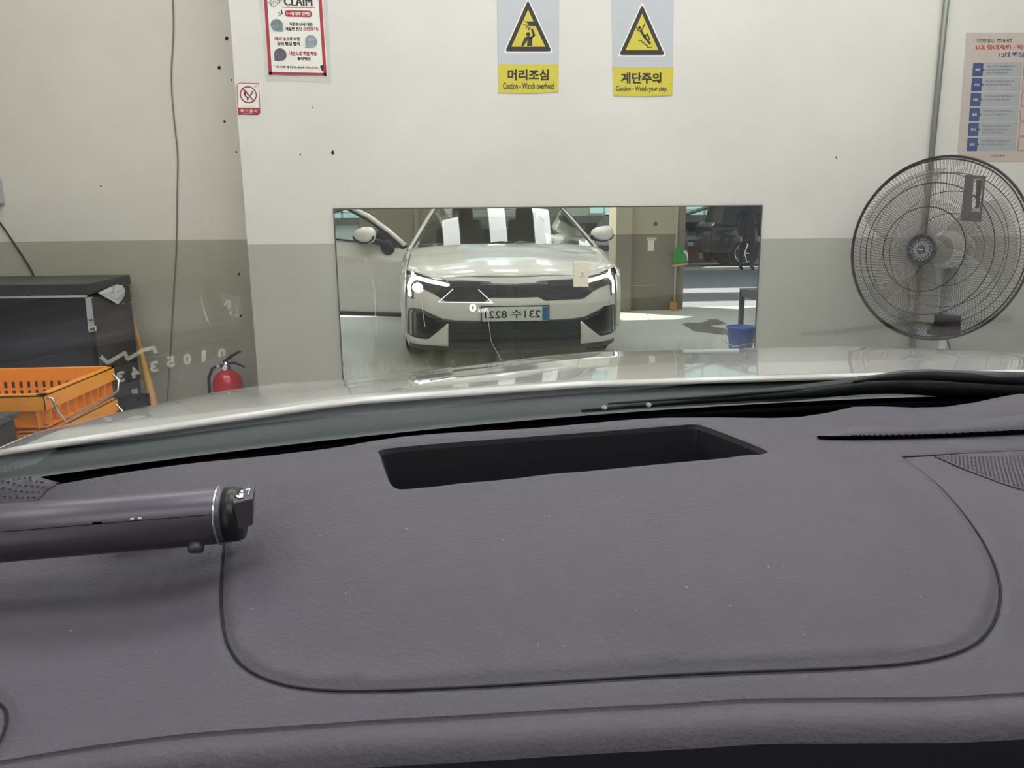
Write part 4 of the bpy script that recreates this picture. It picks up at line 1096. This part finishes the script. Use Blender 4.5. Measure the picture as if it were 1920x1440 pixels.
# recess: sloping walls and a floor
rw = MB(); n = len(rec)
cz_ = sum(dz_(p.x, p.y) for p in rec)/n; cen = sum(rec, Vector((0, 0)))/n
lv = []
for k, (sc, dep) in enumerate(((1, .0022), (.985, .006), (.97, .02), (.95, .05))):
    for p in rec:
        q = cen+(p-cen)*sc; lv.append((q.x, q.y, (dz_(p.x, p.y)-dep) if k < 3 else cz_-.075))
fs = [(k*n+i, k*n+(i+1) % n, (k+1)*n+(i+1) % n, (k+1)*n+i) for k in range(3) for i in range(n)]+[tuple(3*n+i for i in range(n))]
rw.add(lv, fs).build('display_recess', 'dash dark', dash, smooth=False)
# front lip rolling down to the black instrument face
fl = smooth_loop([tuple(p) for p in front], 6, False)
def edge_v(x):     # the rolled edge, its height under the dashboard level
    return x
mb = MB(); vs = []; K = 12
def lip_prof(k):   # (forward shift to the driver, drop)
    t = k/K
    return [(0, 0), (.0006, -.0018), (.0022, -.0022), (.004, -.0010), (.007, .0008), (.012, .0018), (.018, .0016), (.023, .0002), (.027, -.0030), (.0290, -.0075), (.0295, -.014), (.0270, -.05), (.020, -.20)][k]
for k in range(K+1):
    a, b = lip_prof(k)
    for p in fl: vs.append((p.x, p.y-a*.72, dz_(p.x, p.y)+b))
m_ = len(fl)
mb.add(vs, [(k*m_+i, k*m_+i+1, (k+1)*m_+i+1, (k+1)*m_+i) for k in range(9) for i in range(m_-1)])
mb.build('dashboard_lip', 'dash plastic', dash, smooth=True)
mb = MB(); mb.add(vs[9*m_:], [(k*m_+i, k*m_+i+1, (k+1)*m_+i+1, (k+1)*m_+i) for k in range(3) for i in range(m_-1)])
mb.build('instrument_face', 'dash dark', dash, smooth=True)
# defroster slot on the right
def ribbon(P, w, lift, name, mat, parent, vert=False):
    L = trace_line(P, False, 6); A = off_line(L, w/2); B = off_line(L, -w/2)
    vs = [(p.x, p.y, dz_(p.x, p.y)+lift) for p in A]+[(p.x, p.y, dz_(p.x, p.y)+lift) for p in B]; n = len(L)
    return MB().add(vs, [(i, i+1, n+i+1, n+i) for i in range(n-1)]).build(name, mat, parent, solid=.001)
L = trace_line([(1530, 822), (1600, 822.5), (1750, 819), (1940, 810)], False, 6)
nL = len(L)
mb = MB(); vs = []
for w, h in ((-.001, .0002), (.0, .0015), (.0012, .0030), (.004, .0036), (.008, .0034), (.012, .0018), (.018, .0002)):
    for i, p in enumerate(L):
        k = min(1, i/(nL*.35)); t = (L[min(i+1, nL-1)]-L[max(i-1, 0)]).normalized(); q = p+Vector((-t.y, t.x))*w*k
        vs.append((q.x, q.y, dz_(q.x, q.y)+h*k+.0004))
mb.add(vs, [(k*nL+i, k*nL+i+1, (k+1)*nL+i+1, (k+1)*nL+i) for k in range(6) for i in range(nL-1)])
mb.build('defroster_ridge', 'dash plastic', dash, smooth=True)
ribbon([(1535, 823.5), (1600, 824), (1750, 821), (1940, 812.5)], .0038, .0022, 'defroster_slot', 'frit', dash)
mb = MB()
Ls = trace_line([(1600, 824), (1750, 821), (1940, 812.5)], False, 14)
for i in range(0, len(Ls), 1):
    p = Ls[i]; mb.box(p.x-.0006, p.x+.0006, p.y-.002, p.y+.002, dz_(p.x, p.y)+.0022, dz_(p.x, p.y)+.0032)
mb.build('defroster_vane', 'frit', dash)
# speaker grilles: raised plates with round holes cut as dark pits
def grille(poly_px, rows, name):
    P = [dtrace(u, v) for u, v in poly_px]
    mb = MB(); mb.add([(p.x, p.y, dz_(p.x, p.y)+.0012) for p in P], [tuple(range(len(P)))])
    # follow the surface with a fine grid
    vs = [Vector(p) for p in P]; E = [(i, (i+1) % len(P)) for i in range(len(P))]
    x = min(p.x for p in P)
    while x < max(p.x for p in P):
        y = min(p.y for p in P)
        while y < max(p.y for p in P): vs.append(Vector((x, y))); y += .006
        x += .006
    r = delaunay_2d_cdt(vs, E, [list(range(len(P)))], 1, 1e-6)
    g = MB().add([(q[0], q[1], dzc(q[0], q[1])+.0009) for q in r[0]], [tuple(f) for f in r[2]]).build(name, 'dash plastic', dash, solid=.0008, smooth=True)
    hm = MB(); x0_, x1_ = min(p.x for p in P), max(p.x for p in P); y0_, y1_ = min(p.y for p in P), max(p.y for p in P)
    pitch = rows; j = 0; y = y0_
    loop = P+[P[0]]
    while y < y1_:
        x = x0_+(pitch/2 if j % 2 else 0)
        while x < x1_:
            q = Vector((x, y))
            if inside(q, P) and segdist(q, loop) > pitch*.55:
                rr = pitch*.27; s0 = len(hm.v)
                hm.add([(x+rr*math.cos(a*math.pi/3), y+rr*math.sin(a*math.pi/3), dzc(x, y)+.0011) for a in range(6)], [tuple(range(6))])
            x += pitch
        y += pitch*.8; j += 1
    hm.build('grille_holes', 'hole', g)
grille([(1752, 857), (1800, 853), (1950, 845), (1990, 940), (1900, 915), (1830, 890)], .0032, 'speaker_grille')
grille([(-60, 934), (0, 924), (60, 915), (112, 907), (92, 919), (40, 941), (-60, 958)], .0040, 'speaker_grille')

# dust flecks on the pad
fl_ = MB()
for k in range(70):
    u, v = random.uniform(20, 1880), random.uniform(960, 1280)
    p = dtrace(u, v); r_ = random.choice((.0003, .0004, .0006))
    z = dz_(p.x, p.y)+.0006; a = random.random()*6
    fl_.add([(p.x+r_*math.cos(a), p.y+r_*math.sin(a), z), (p.x-r_*.4*math.sin(a), p.y+r_*.4*math.cos(a), z), (p.x-r_*math.cos(a), p.y-r_*math.sin(a), z), (p.x+r_*.4*math.sin(a), p.y-r_*.4*math.cos(a), z+.0002)], [(0, 1, 2, 3)])
o = fl_.build('dust', 'cable white', dash); o['kind'] = 'stuff'

# head up display marks: glowing shapes on the inner glass imitate the projected reflection
def onglass(u, v, off=.0015):
    d = ray(u, v); y = .3
    for _ in range(12):
        p = CAM+d*y/d[1]; xo = p[0]-CX; y = y + (zg(p[0], y)-off-p[2])/(RK+(d[2]/d[1]))
    p = CAM+d*y/d[1]; return (float(p[0]), float(p[1]), float(p[2]))
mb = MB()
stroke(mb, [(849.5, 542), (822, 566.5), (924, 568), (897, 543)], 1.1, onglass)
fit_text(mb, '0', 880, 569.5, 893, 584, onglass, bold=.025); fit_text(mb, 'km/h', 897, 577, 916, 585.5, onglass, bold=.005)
hm_ = MATS['hud glow']; nt = hm_.node_tree; ge = nt.nodes.new('ShaderNodeNewGeometry'); tr = nt.nodes.new('ShaderNodeBsdfTransparent'); mx = nt.nodes.new('ShaderNodeMixShader')
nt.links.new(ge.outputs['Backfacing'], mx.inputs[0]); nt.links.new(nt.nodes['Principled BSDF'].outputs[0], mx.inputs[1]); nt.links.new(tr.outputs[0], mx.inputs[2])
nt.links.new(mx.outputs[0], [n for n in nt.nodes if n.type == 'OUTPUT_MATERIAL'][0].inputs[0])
hud = mb.build('head_up_glow_marks', 'hud glow', car)
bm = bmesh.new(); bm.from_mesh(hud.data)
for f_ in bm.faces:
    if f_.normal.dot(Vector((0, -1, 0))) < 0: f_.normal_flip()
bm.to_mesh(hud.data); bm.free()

# ------------------------------------------------------------------ parking number holder on the dashboard
R0 = .0165
cA = Vector((-.36, .425, .9395)); cB = Vector((-.1375, .437, .9465))
pa, pb = aty(0, 945, .428), aty(0, 1052, .41)
axh = (cB-cA).normalized()
t = empty('number_holder', ((cA.x+cB.x)/2, .43, .925), 'dark metallic cylinder holding a parking phone number on the dashboard', 'number holder')
MB().lathe([(R0*.9, 0), (R0, .002), (R0, (cB-cA).length-.003), (R0*.96, (cB-cA).length)], cA, axh, 48).build('tube', 'holder shell', t, smooth=True)
MB().ring(cB-axh*.0035, axh, R0+.0001, .0008, 48, 8).build('chrome_ring', 'chrome', t, smooth=True)
MB().lathe([(R0*.97, 0), (R0*.97, .006), (R0*.9, .009)], cB, axh, 40).build('end_cap', 'black trim', t, smooth=True)
def cyl(l, a, r=R0+.0003): # a: angle from up towards the driver
    u = Vector((0, -1, 0)); u = (u-axh*u.dot(axh)).normalized(); w = axh.cross(u); w = w if w.z > 0 else -w
    return tuple(cA+axh*l+(w*math.cos(a)+u*math.sin(a))*r)
mb = MB(); Lh = (cB-cA).length
mb.grid(lambda p, q: cyl(p*(Lh-.004), 1.18+.02*q, R0+.0002), 2, 1); mb.build('shell_seam', 'frit', t)
mb = MB()
for l in (.187-.012, .187-.008): mb.grid(lambda p, q: cyl(l+p*.002, 1.08+.06*q, R0+.0004), 2, 2)
mb.build('indicator_dots', 'white', t)
MB().grid(lambda p, q: cyl(.155+p*.005, 1.12+.06*q, R0+.0004), 2, 2).build('slot', 'frit', t)
foot = Vector(cyl(Lh-.0155, 2.35, R0-.001)); MB().lathe([(.004, 0), (.0045, .003), (.004, .006)], foot, (0, -.55, -.84), 20).build('foot', 'holder shell', t, smooth=True)
# keyed end block with a pale letter
e0 = aty(426, 915, .437); e1 = aty(483, 905, .445)
bz0 = cB.z-.016
mb = MB(); topz = .9595
P4 = [atz(428, 917, topz), atz(479, 905, topz), atz(474, 934, topz), atz(437, 943, topz)]
B4 = [(P4[0][0]+.001, P4[0][1], .942), (P4[1][0]-.002, P4[1][1], .942), (P4[2][0]-.002, P4[2][1]+.003, .942), (P4[3][0]+.001, P4[3][1]+.003, .942)]
mb.add(P4+B4, [(0, 1, 2, 3), (4, 5, 6, 7), (0, 1, 5, 4), (1, 2, 6, 5), (2, 3, 7, 6), (3, 0, 4, 7)]); mb.build('end_block', 'holder shell', t, bevel=.0008)
mb = MB(); fit_text(mb, 'G', 440, 918, 456, 933, lambda u, v: atz(u, v, topz+.0008), bold=.06); stroke(mb, [(461, 918), (469, 916), (465, 927)], 1.5, lambda u, v: atz(u, v, topz+.0008)); mb.build('letter', 'digit white', t)
# number sheet behind the cylinder: faces the glass, the driver sees it only as a reflection
S0, SS = 1.1485+.010, .45
def via_glass(u, v, off=.0006):
    d = Vector([float(q) for q in ray(u, v)]); h = Vector(onglass(u, v, 0));
    n_ = Vector((.2*(h.x-CX), RK, 1.0)).normalized()
    r = d - 2*d.dot(n_)*n_
    # plane z = S0 - SS*y
    tt = (S0-SS*h.y-h.z)/(r.z+SS*r.y); p = h+r*tt
    return (p.x, p.y, p.z+off)
mb = MB()
for ch, (u, v, s) in zip('0105343', ((416, 662, 1), (382, 666, 1), (351, 672, 1), (320, 677, 1), (289, 686, 1), (254, 697, 1), (226, 705, 1))):
    w = 4.0 if ch == '1' else 7.5; fit_text(mb, ch, u+w, v-10.5, u-w, v+10.5, via_glass, bold=.05, rise=2)
digs = mb
corners = [Vector(via_glass(u, v)) for u, v in ((200, 640), (440, 640), (440, 720), (200, 720))]
print('DIGITS', [tuple(round(c, 3) for c in q) for q in corners], 'dash z', dz_(-.2, .5), dz_(-.2, .55))
ys = [q[1] for q in digs.v]; xs = [q[0] for q in digs.v]
YA, YB = min(ys)-.003, max(ys)+.003; XA, XB = min(xs)-.008, max(xs)+.008
sh = MB().box(XA-.0, XB+.0, 0, 1, 0, 1)
sh = MB(); sh.prism([(XA, YA, S0-SS*YA), (XB, YA, S0-SS*YA), (XB, YB, S0-SS*YB), (XA, YB, S0-SS*YB)], (0, 0, -.0015))
sp = sh.build('number_sheet', 'black trim', t)
mb2 = MB(); stroke(mb2, [(190, 668), (202, 679), (234, 660), (240, 672), (268, 655), (288, 650), (293, 660)], 7, via_glass)
digs.v += []; digs.build('digits', 'digit white', sp)
mb2.build('logo_stroke', 'digit white', sp)

# ================================================================== what the wall mirror shows behind the car
def mp(u, v, d): p = aty(u, v, d); return (p[0], 8-p[1], p[2])          # photo pixel seen in the mirror at path distance d
def mfloor(u, v): p = atz(u, v, 0); return (p[0], 8-p[1], .003)
# pillars at the open side of the bay
t = MB().box(2.27, 2.90, -2.55, -2.12, 0, CEIL_Z).box(2.06, 2.268, -2.45, -1.98, 0, CEIL_Z).build('pillar', 'pillar paint')
tag(t, 'two tone concrete pillar with a white notice, right of the car in the mirror', 'pillar')
MB().box(2.902, 3.03, -2.62, -2.2, 0, CEIL_Z).build('side_board', 'facade brown', t)
for x in (2.272, 2.89): MB().box(x-.008, x+.01, -2.122, -2.112, .02, CEIL_Z-.02).build('corner_guard', 'cable white', t)
MB().box(2.28, 2.9, -2.120, -2.116, .33, .335).build('chalk_line', 'cable white', t)
a = mp(1214.5, 470, 10.1); b = mp(1227, 451, 10.1); MB().box(a[0], b[0], -2.118, -2.112, a[2], b[2]).build('notice', 'print white', t)
a = mp(1213, 451, 10.1); b = mp(1231, 445, 10.1); MB().box(a[0], b[0], -2.118, -2.111, a[2], b[2]).build('tape', 'cable white', t)
a = mp(1226, 423, 10.1); MB().box(a[0], a[0]+.045, -2.118, -2.112, a[2], a[2]+.045).build('small_mark', 'dark steel', t)
a = mp(1256, 582, 10.05); MB().box(a[0], a[0]+.09, -2.11, -2.04, 0, .11).build('door_stop', 'wood', t)
t = MB().box(-1.22, -.10, -2.6, -2.12, 0, CEIL_Z).build('pillar', 'facade brown')
tag(t, 'wide brown pillar behind the open car door in the mirror', 'pillar')
MB().tube([(-.49, -2.09, .02), (-.49, -2.09, CEIL_Z-.02)], .035, 12).build('conduit', 'pillar paint', t, smooth=True)
# dustpan
mb = MB(); P = [(1271, 451), (1273, 452), (1274, 462), (1280, 468), (1287, 470), (1289.5, 478), (1289, 493), (1262, 497), (1262, 472), (1268, 467), (1270, 460)]
mb.prism([mp(u, v, 9.98) for u, v in P], (0, -.05, 0))
t = tag(mb.build('dustpan', 'green plastic', bevel=.008), 'green dustpan hanging on the pillar, seen in the mirror', 'dustpan')
mb = MB(); mb.prism([mp(u, v, 9.96) for u, v in ((1262, 497), (1289, 493), (1289, 496), (1262, 500))], (0, -.07, 0)); mb.build('lip', 'dustpan lip', t)
mb = MB(); mb.prism([mp(u, v, 9.96) for u, v in ((1282, 469.5), (1287, 470.5), (1289.5, 478), (1289, 491), (1287, 478), (1282, 473))], (0, -.01, 0)); mb.build('bright_edge', 'white', t)
mb = MB(); mb.tube([(2.99, -2.19, 1.04), (2.99, -1.97, 1.04)], .006, 6); mb.build('hook', 'chrome', t)
# damp patch on the floor and joints
mb = MB(); mb.add([mfloor(u, v) for u, v in ((1278, 608), (1290, 605), (1313, 605), (1328, 601), (1325, 598.5), (1345, 599), (1362, 607), (1345, 608.5), (1330, 611), (1345, 614), (1368, 618), (1372, 622), (1362, 629), (1330, 624), (1300, 621), (1288, 613))], [tuple(range(16))])
tag(mb.build('damp_patch', 'wet stain'), 'dark wet patch on the concrete floor, seen in the mirror', 'puddle', kind='stuff')
# steel table, bucket, drum, bottle
x0, y1_, zt = mp(1386, 540, 6.5); y1_ = 1.5
t = empty('steel_table', (x0+.3, y1_+.55, 0), 'grey angle iron table at the right edge of the mirror view', 'table')
MB().box(x0, x0+.6, y1_, y1_+1.1, zt-.02, zt).build('tabletop', 'dark steel', t)
MB().box(x0, x0+.6, y1_-.0, y1_+.004, zt-.07, zt-.02).box(x0, x0+.004, y1_, y1_+1.1, zt-.07, zt-.02).build('apron', 'dark steel', t)
for (x, y) in ((x0+.018, y1_+.018), (x0+.58, y1_+.018), (x0+.018, y1_+1.08), (x0+.58, y1_+1.08)):
    MB().box(x-.018, x+.018, y-.018, y+.018, 0, zt-.02).build('leg', 'dark steel', t)
bx, by = mp(1384, 640, 6.3)[0]+.01, 1.72
t = empty('bucket', (bx, by, 0), 'blue plastic bucket under the steel table', 'bucket')
MB().lathe([(.085, 0), (.115, .26), (.125, .26), (.125, .275), (.11, .275), (.08, .012), (.0, .012)], (bx, by, 0), (0, 0, 1), 32, caps=False).build('pail', 'blue plastic', t, smooth=True)
MB().tube([(bx-.12, by, .24), (bx-.16, by+.03, .16), (bx-.10, by+.12, .12), (bx+.1, by+.11, .16), (bx+.12, by, .24)], .004, 6).build('handle', 'chrome', t, smooth=True)
tag(MB().lathe([(.06, 0), (.06, .27), (.055, .275), (.055, .01)], (bx+.23, by+.02, 0), (0, 0, 1), 28).build('metal_can', 'galvanised', smooth=True), 'dull metal can standing between the blue bucket and the green bottle', 'can')
tag(MB().lathe([(.04, 0), (.04, .2), (.02, .25), (.018, .29)], (bx+.36, by+.05, 0), (0, 0, 1), 24).build('bottle', 'green plastic', smooth=True), 'green plastic bottle under the steel table', 'bottle')
# yard: kerb, far forecourt, added overhead slabs and posts that cast its shade bands
struct(MB().box(-30, 30, -11.5, -11.2, -.01, .06).build('trim_1', 'cable white'), 'pale kerb across the yard')
struct(MB().box(-30, 30, -24, -11.5, -.02, .0).build('floor', 'facade brown'), 'brown concrete floor of the facing workshop')
for k, (ya, yb) in enumerate(((-6.5, -5.1), (-12.9, -7.5))):
    struct(MB().box(-25, 25, ya, yb, 3.7, 3.85).build('ceiling', 'steel brace'), 'unseen slab added to cast a shade band on the yard')
for x in (-9, 12):
    for y in (-5.4, -12.6): struct(MB().box(x-.06, x+.06, y-.06, y+.06, -.01, 3.7).build('trim_2', 'steel brace'), 'post added to carry the shade slabs over the yard')
# facing building
FYB = -16.0
t = empty('facing_building', (2, FYB, 0), 'pale workshop building across the yard, seen in the mirror', 'building')
zb0, zb1 = 1.20, 1.42
MB().box(-16, 26, FYB-.3, FYB, zb0, zb1).build('beam', 'steel brace', t)
MB().box(-16, 26, FYB-.3, FYB-.02, 2.75, 7.5).build('upper_wall', 'facade cream', t)
MB().box(-16, 26, -23.2, -23.0, 0, 7.5).build('back_wall', 'facade cream', t)
MB().box(-16, 26, -23, FYB, 7.4, 7.5).build('roof', 'facade brown', t)
for x0_, x1_ in ((-16, -9), (-1.9, 4.05), (5.05, 7.15), (10.2, 26)):
    MB().box(x0_, x1_, FYB-.25, FYB-.01, zb1, 2.76).build('wall_panel', 'facade cream' if x0_ != 5.05 else 'facade brown', t)
for (xa, xb, xc) in ((-9, -1.9, -3.25), (7.15, 10.2, 8.05)):
    MB().box(xa, xb, FYB-.22, FYB-.18, zb1, 2.76).build('window', 'window teal', t)
    mb = MB(); x = xa
    while x < xb: mb.box(x-.03, x+.03, FYB-.18, FYB-.12, zb1, 2.76); x += .62
    mb.box(xa, xb, FYB-.18, FYB-.12, 1.56, 1.60); mb.build('mullion', 'shutter white', t)
    for s in (-1, 1):
        mb = MB(); mb.tube([(xc-s*1.5, FYB+.05, zb1-.35+.2), (xc+s*1.5, FYB+.05, zb1+.75)], .055, 4)
        mb.build('brace', 'steel brace', t)
for xa, xb in ((4.15, 4.55), (4.62, 4.95)):
    MB().box(xa, xb, FYB-.12, FYB-.0, 1.5, 2.4).build('window', 'window teal', t)
MB().box(4.05, 5.05, FYB-.25, FYB-.12, 1.42, 2.76).build('wall_panel', 'facade cream', t)
for k in range(7):
    x = -9+1.02*k; MB().box(x, x+.96, FYB-.16, FYB-.1, 0, zb0).build('shutter', 'shutter white' if k % 3 else 'window teal', t)
MB().box(-2.0, 4.0, FYB-.2, FYB-.06, 0, zb0).build('dado', 'garage dark', t)
MB().box(7.9, 8.75, -17.9, -17.8, 0, 1.2).build('inner_door', 'switch cream', t)
MB().box(5.1, 7.0, -17.5, -17.3, 0, 3.0).build('inner_wall', 'garage dark', t)

def parked(name, loc, rot, paint, label, L=4.7, Wd=1.82, Hh=1.45, suv=False):
    t = empty(name, (loc[0], loc[1], 0), label, 'car')
    R3 = Matrix.Translation((loc[0], loc[1], 0)) @ Matrix.Rotation(rot, 4, 'Z')
    def T(x, y, z): return tuple(R3 @ Vector((x, y, z)))
    belt = .66*Hh; h = L/2
    side = [(-h, .32), (-h, belt*.86), (-h+.12, belt), (h-1.35, belt), (h-.5, belt*.90), (h-.06, belt*.72), (h, .5), (h-.03, .3)] if not suv else [(-h, .4), (-h, belt*.95), (-h+.08, belt+.04), (h-1.2, belt+.02), (h-.25, belt*.95), (h-.03, belt*.8), (h, .5), (h-.03, .35)]
    # x: forward; loft across the width with rounded shoulders
    mb = MB(); secs = [(-1, .55), (-.985, .8), (-.93, .97), (-.8, 1.0), (.8, 1.0), (.93, .97), (.985, .8), (1, .55)]
    n = len(side); vs = []; cxz = (0, .5)
    for (yy, k) in secs:
        for (x, z) in side: vs.append(T(x*(.965+.035*k), yy*Wd/2, .5+(z-.5)*(k if z > .5 else 1)))
    fs = [(i*n+j, i*n+(j+1) % n, (i+1)*n+(j+1) % n, (i+1)*n+j) for i in range(len(secs)-1) for j in range(n)]+[tuple(range(n)), tuple((len(secs)-1)*n+j for j in range(n))]
    mb.add(vs, fs).build('body', paint, t, smooth=True, bevel=.02)
    gh = [(-h+.25 if suv else -h+.55, belt-.02), (-h+.35 if suv else -h+1.2, Hh-.04), (.25, Hh-.04), (h-1.2, belt-.02)]
    vs = [T(x, s*Wd/2*(.86 if z > belt else .95), z) for s in (-1, 1) for x, z in gh]
    MB().add(vs, [(0, 1, 2, 3), (7, 6, 5, 4), (0, 4, 5, 1), (1, 5, 6, 2), (2, 6, 7, 3)]).build('windows', 'black trim', t)
    rf = [(gh[1][0]-.08, Hh-.05), (gh[1][0]+.15, Hh), (0, Hh), (.32, Hh-.05)]
    MB().add([T(x, s*Wd/2*.87, z) for s in (-1, 1) for x, z in rf], [(0, 1, 2, 3), (7, 6, 5, 4), (0, 4, 5, 1), (1, 5, 6, 2), (2, 6, 7, 3), (0, 3, 7, 4)]).build('roof', paint, t)
    r = .33 if not suv else .37
    for sx in (-1, 1):
        for sy in (-1, 1):
            c = T(sx*(h-.88), sy*(Wd/2-.10), r); axd = R3.to_3x3() @ Vector((0, sy, 0))
            w = MB().lathe([(r*.6, -.1), (r, -.09), (r, .09), (r*.66, .115)], c, axd, 28).build('wheel', 'rubber', t, smooth=True)
            mb = MB(); ux = R3.to_3x3() @ Vector((1, 0, 0))
            for k in range(5):
                a = 2*math.pi*k/5; o_ = Vector(c)+axd*.115
                mb.tube([o_, o_+(ux*math.cos(a)+Vector((0, 0, 1))*math.sin(a))*r*.66], .022, 5)
            mb.ring(Vector(c)+axd*.112, axd, r*.68, .014, 28, 5).build('rim', 'chrome', w)
    for sy in (-1, 1):
        mb = MB(); P = [T(h-.05+.03, sy*Wd*.28, .62), T(h-.05+.0, sy*Wd*.46, .64), T(h-.12, sy*Wd*.47, .74), T(h-.05, sy*Wd*.28, .72)]
        mb.add(P, [(0, 1, 2, 3)]); mb.build('headlamp', 'white', t, solid=.02)
    mb = MB(); mb.add([T(h+.012, -.25, .38), T(h+.012, .25, .38), T(h+.012, .25, .48), T(h+.012, -.25, .48)], [(0, 1, 2, 3)]); mb.build('number_plate', 'plate white', t, solid=.01)
    mb = MB(); mb.add([T(h+.008, -.42, .52), T(h+.008, .42, .52), T(h-.02, .48, .66), T(h-.02, -.48, .66)], [(0, 1, 2, 3)]); mb.build('grille', 'grille black', t, solid=.01)
    return t
parked('parked_car', (4.75, -12.4), math.radians(118), 'dusty white paint', 'silver white car parked beyond the pillar, partly hidden by it')
parked('parked_car', (6.95, -17.3), math.radians(84), 'dark car paint', 'dark blue grey car facing out of the workshop')
parked('parked_suv', (9.15, -12.9), math.radians(4), 'black car paint', 'black sport utility car standing sideways across the yard', 4.8, 1.9, 1.72, True)
# boxes beside the dark car
for (u, v, w, h, d, mt, lb) in ((1287, 488, .38, .5, 22.6, 'red stuff', 'dark red box on the workshop floor left of the dark car'), (1291, 453, .16, .1, 22.5, 'white', 'small white box on top of the dark red box')):
    a = mp(u, v, d); z0 = 0 if h > .2 else .5
    tag(MB().box(a[0], a[0]+w, a[1]-.3 if h > .2 else a[1]-.15, a[1] if h > .2 else a[1]-.05, z0, z0+h).build('box', mt, bevel=.01), lb, 'box')

# person in black standing in front of the black car, back turned
px_, py_ = mp(1383, 500, 19.2)[0], 8-19.2+.55
t = empty('person', (px_, py_, 0), 'person in a black jacket with white shoulder stripes, back turned', 'person')
def skinned(name, joints, links, mat, root=0, parent=t, lev=2):
    me = D.meshes.new(name); me.from_pydata([j[0] for j in joints], links, []); o = D.objects.new(name, me); COL.objects.link(o); o.location = (0, 0, 0)
    o.parent = parent; o.matrix_parent_inverse = world_mat(parent).inverted()
    md = o.modifiers.new('skin', 'SKIN'); md.use_smooth_shade = True
    for i, j in enumerate(joints): sv = me.skin_vertices[0].data[i]; sv.radius = (j[1], j[2] if len(j) > 2 else j[1]); sv.use_root = i == root
    s_ = o.modifiers.new('sub', 'SUBSURF'); s_.levels = lev; s_.render_levels = lev
    me.materials.append(MATS[mat]); return o
def J(x, y, z, r, r2=None): return ((px_+x, py_+y, z), r, r2 or r)
body = skinned('body', [J(0, 0, .95, .16, .12), J(0, 0, 1.12, .15, .11), J(0, .01, 1.30, .19, .12), J(0, .0, 1.42, .15, .10), J(0, .0, 1.50, .06), J(0, .01, 1.56, .055),
    J(-.11, 0, .84, .095), J(-.12, .02, .48, .065), J(-.13, -.02, .09, .045), J(-.13, .12, .04, .04),
    J(.11, 0, .84, .095), J(.13, .0, .48, .065), J(.15, -.03, .09, .045), J(.16, .11, .04, .04),
    J(-.20, 0, 1.40, .06), J(-.27, .02, 1.14, .05), J(-.24, .10, .92, .038), J(-.22, .14, .84, .03),
    J(.20, 0, 1.40, .06), J(.27, .02, 1.14, .05), J(.25, .10, .92, .038), J(.23, .14, .84, .03)],
    [(0, 1), (1, 2), (2, 3), (3, 4), (4, 5), (0, 6), (6, 7), (7, 8), (8, 9), (0, 10), (10, 11), (11, 12), (12, 13), (3, 14), (14, 15), (15, 16), (16, 17), (3, 18), (18, 19), (19, 20), (20, 21)], 'jacket black')
hd = MB().grid(lambda p, q: (px_+.075*math.sin(math.pi*q)*math.cos(2*math.pi*p), py_+.012+.092*math.sin(math.pi*q)*math.sin(2*math.pi*p), 1.65-.115*math.cos(math.pi*q)), 24, 14)
head = hd.build('head', 'skin', t, smooth=True)
MB().grid(lambda p, q: (px_+.082*math.sin(math.pi*q*.62)*math.cos(2*math.pi*p), py_+.0+.098*math.sin(math.pi*q*.62)*math.sin(2*math.pi*p), 1.662+.115*math.cos(math.pi*q*.62)), 24, 8).build('hair', 'hair', head, smooth=True)
for s in (-1, 1):
    MB().lathe([(.0, 0), (.028, .004), (.024, .012), (.0, .016)], (px_+s*.072, py_+.015, 1.65), (s, 0, 0), 14).build('ear', 'skin', head, smooth=True)
    hb = skinned('hand', [((px_+s*.22, py_+.15, .83), .024), ((px_+s*.22, py_+.17, .77), .03)]+[((px_+s*.22+.013*(k-1.5), py_+.18, .70), .009) for k in range(4)]+[((px_+s*.19, py_+.19, .75), .010)], [(0, 1), (1, 2), (1, 3), (1, 4), (1, 5), (1, 6)], 'skin', lev=1)
for k in range(2):
    z = 1.40-.035*k
    for s in (-1, 1): MB().tube([(px_+s*.04, py_-.14+.02, z+.03), (px_+s*.13, py_-.10, z+.01), (px_+s*.20, py_-.07, z-.02)], .007, 6).build('shoulder_stripe', 'white', t)
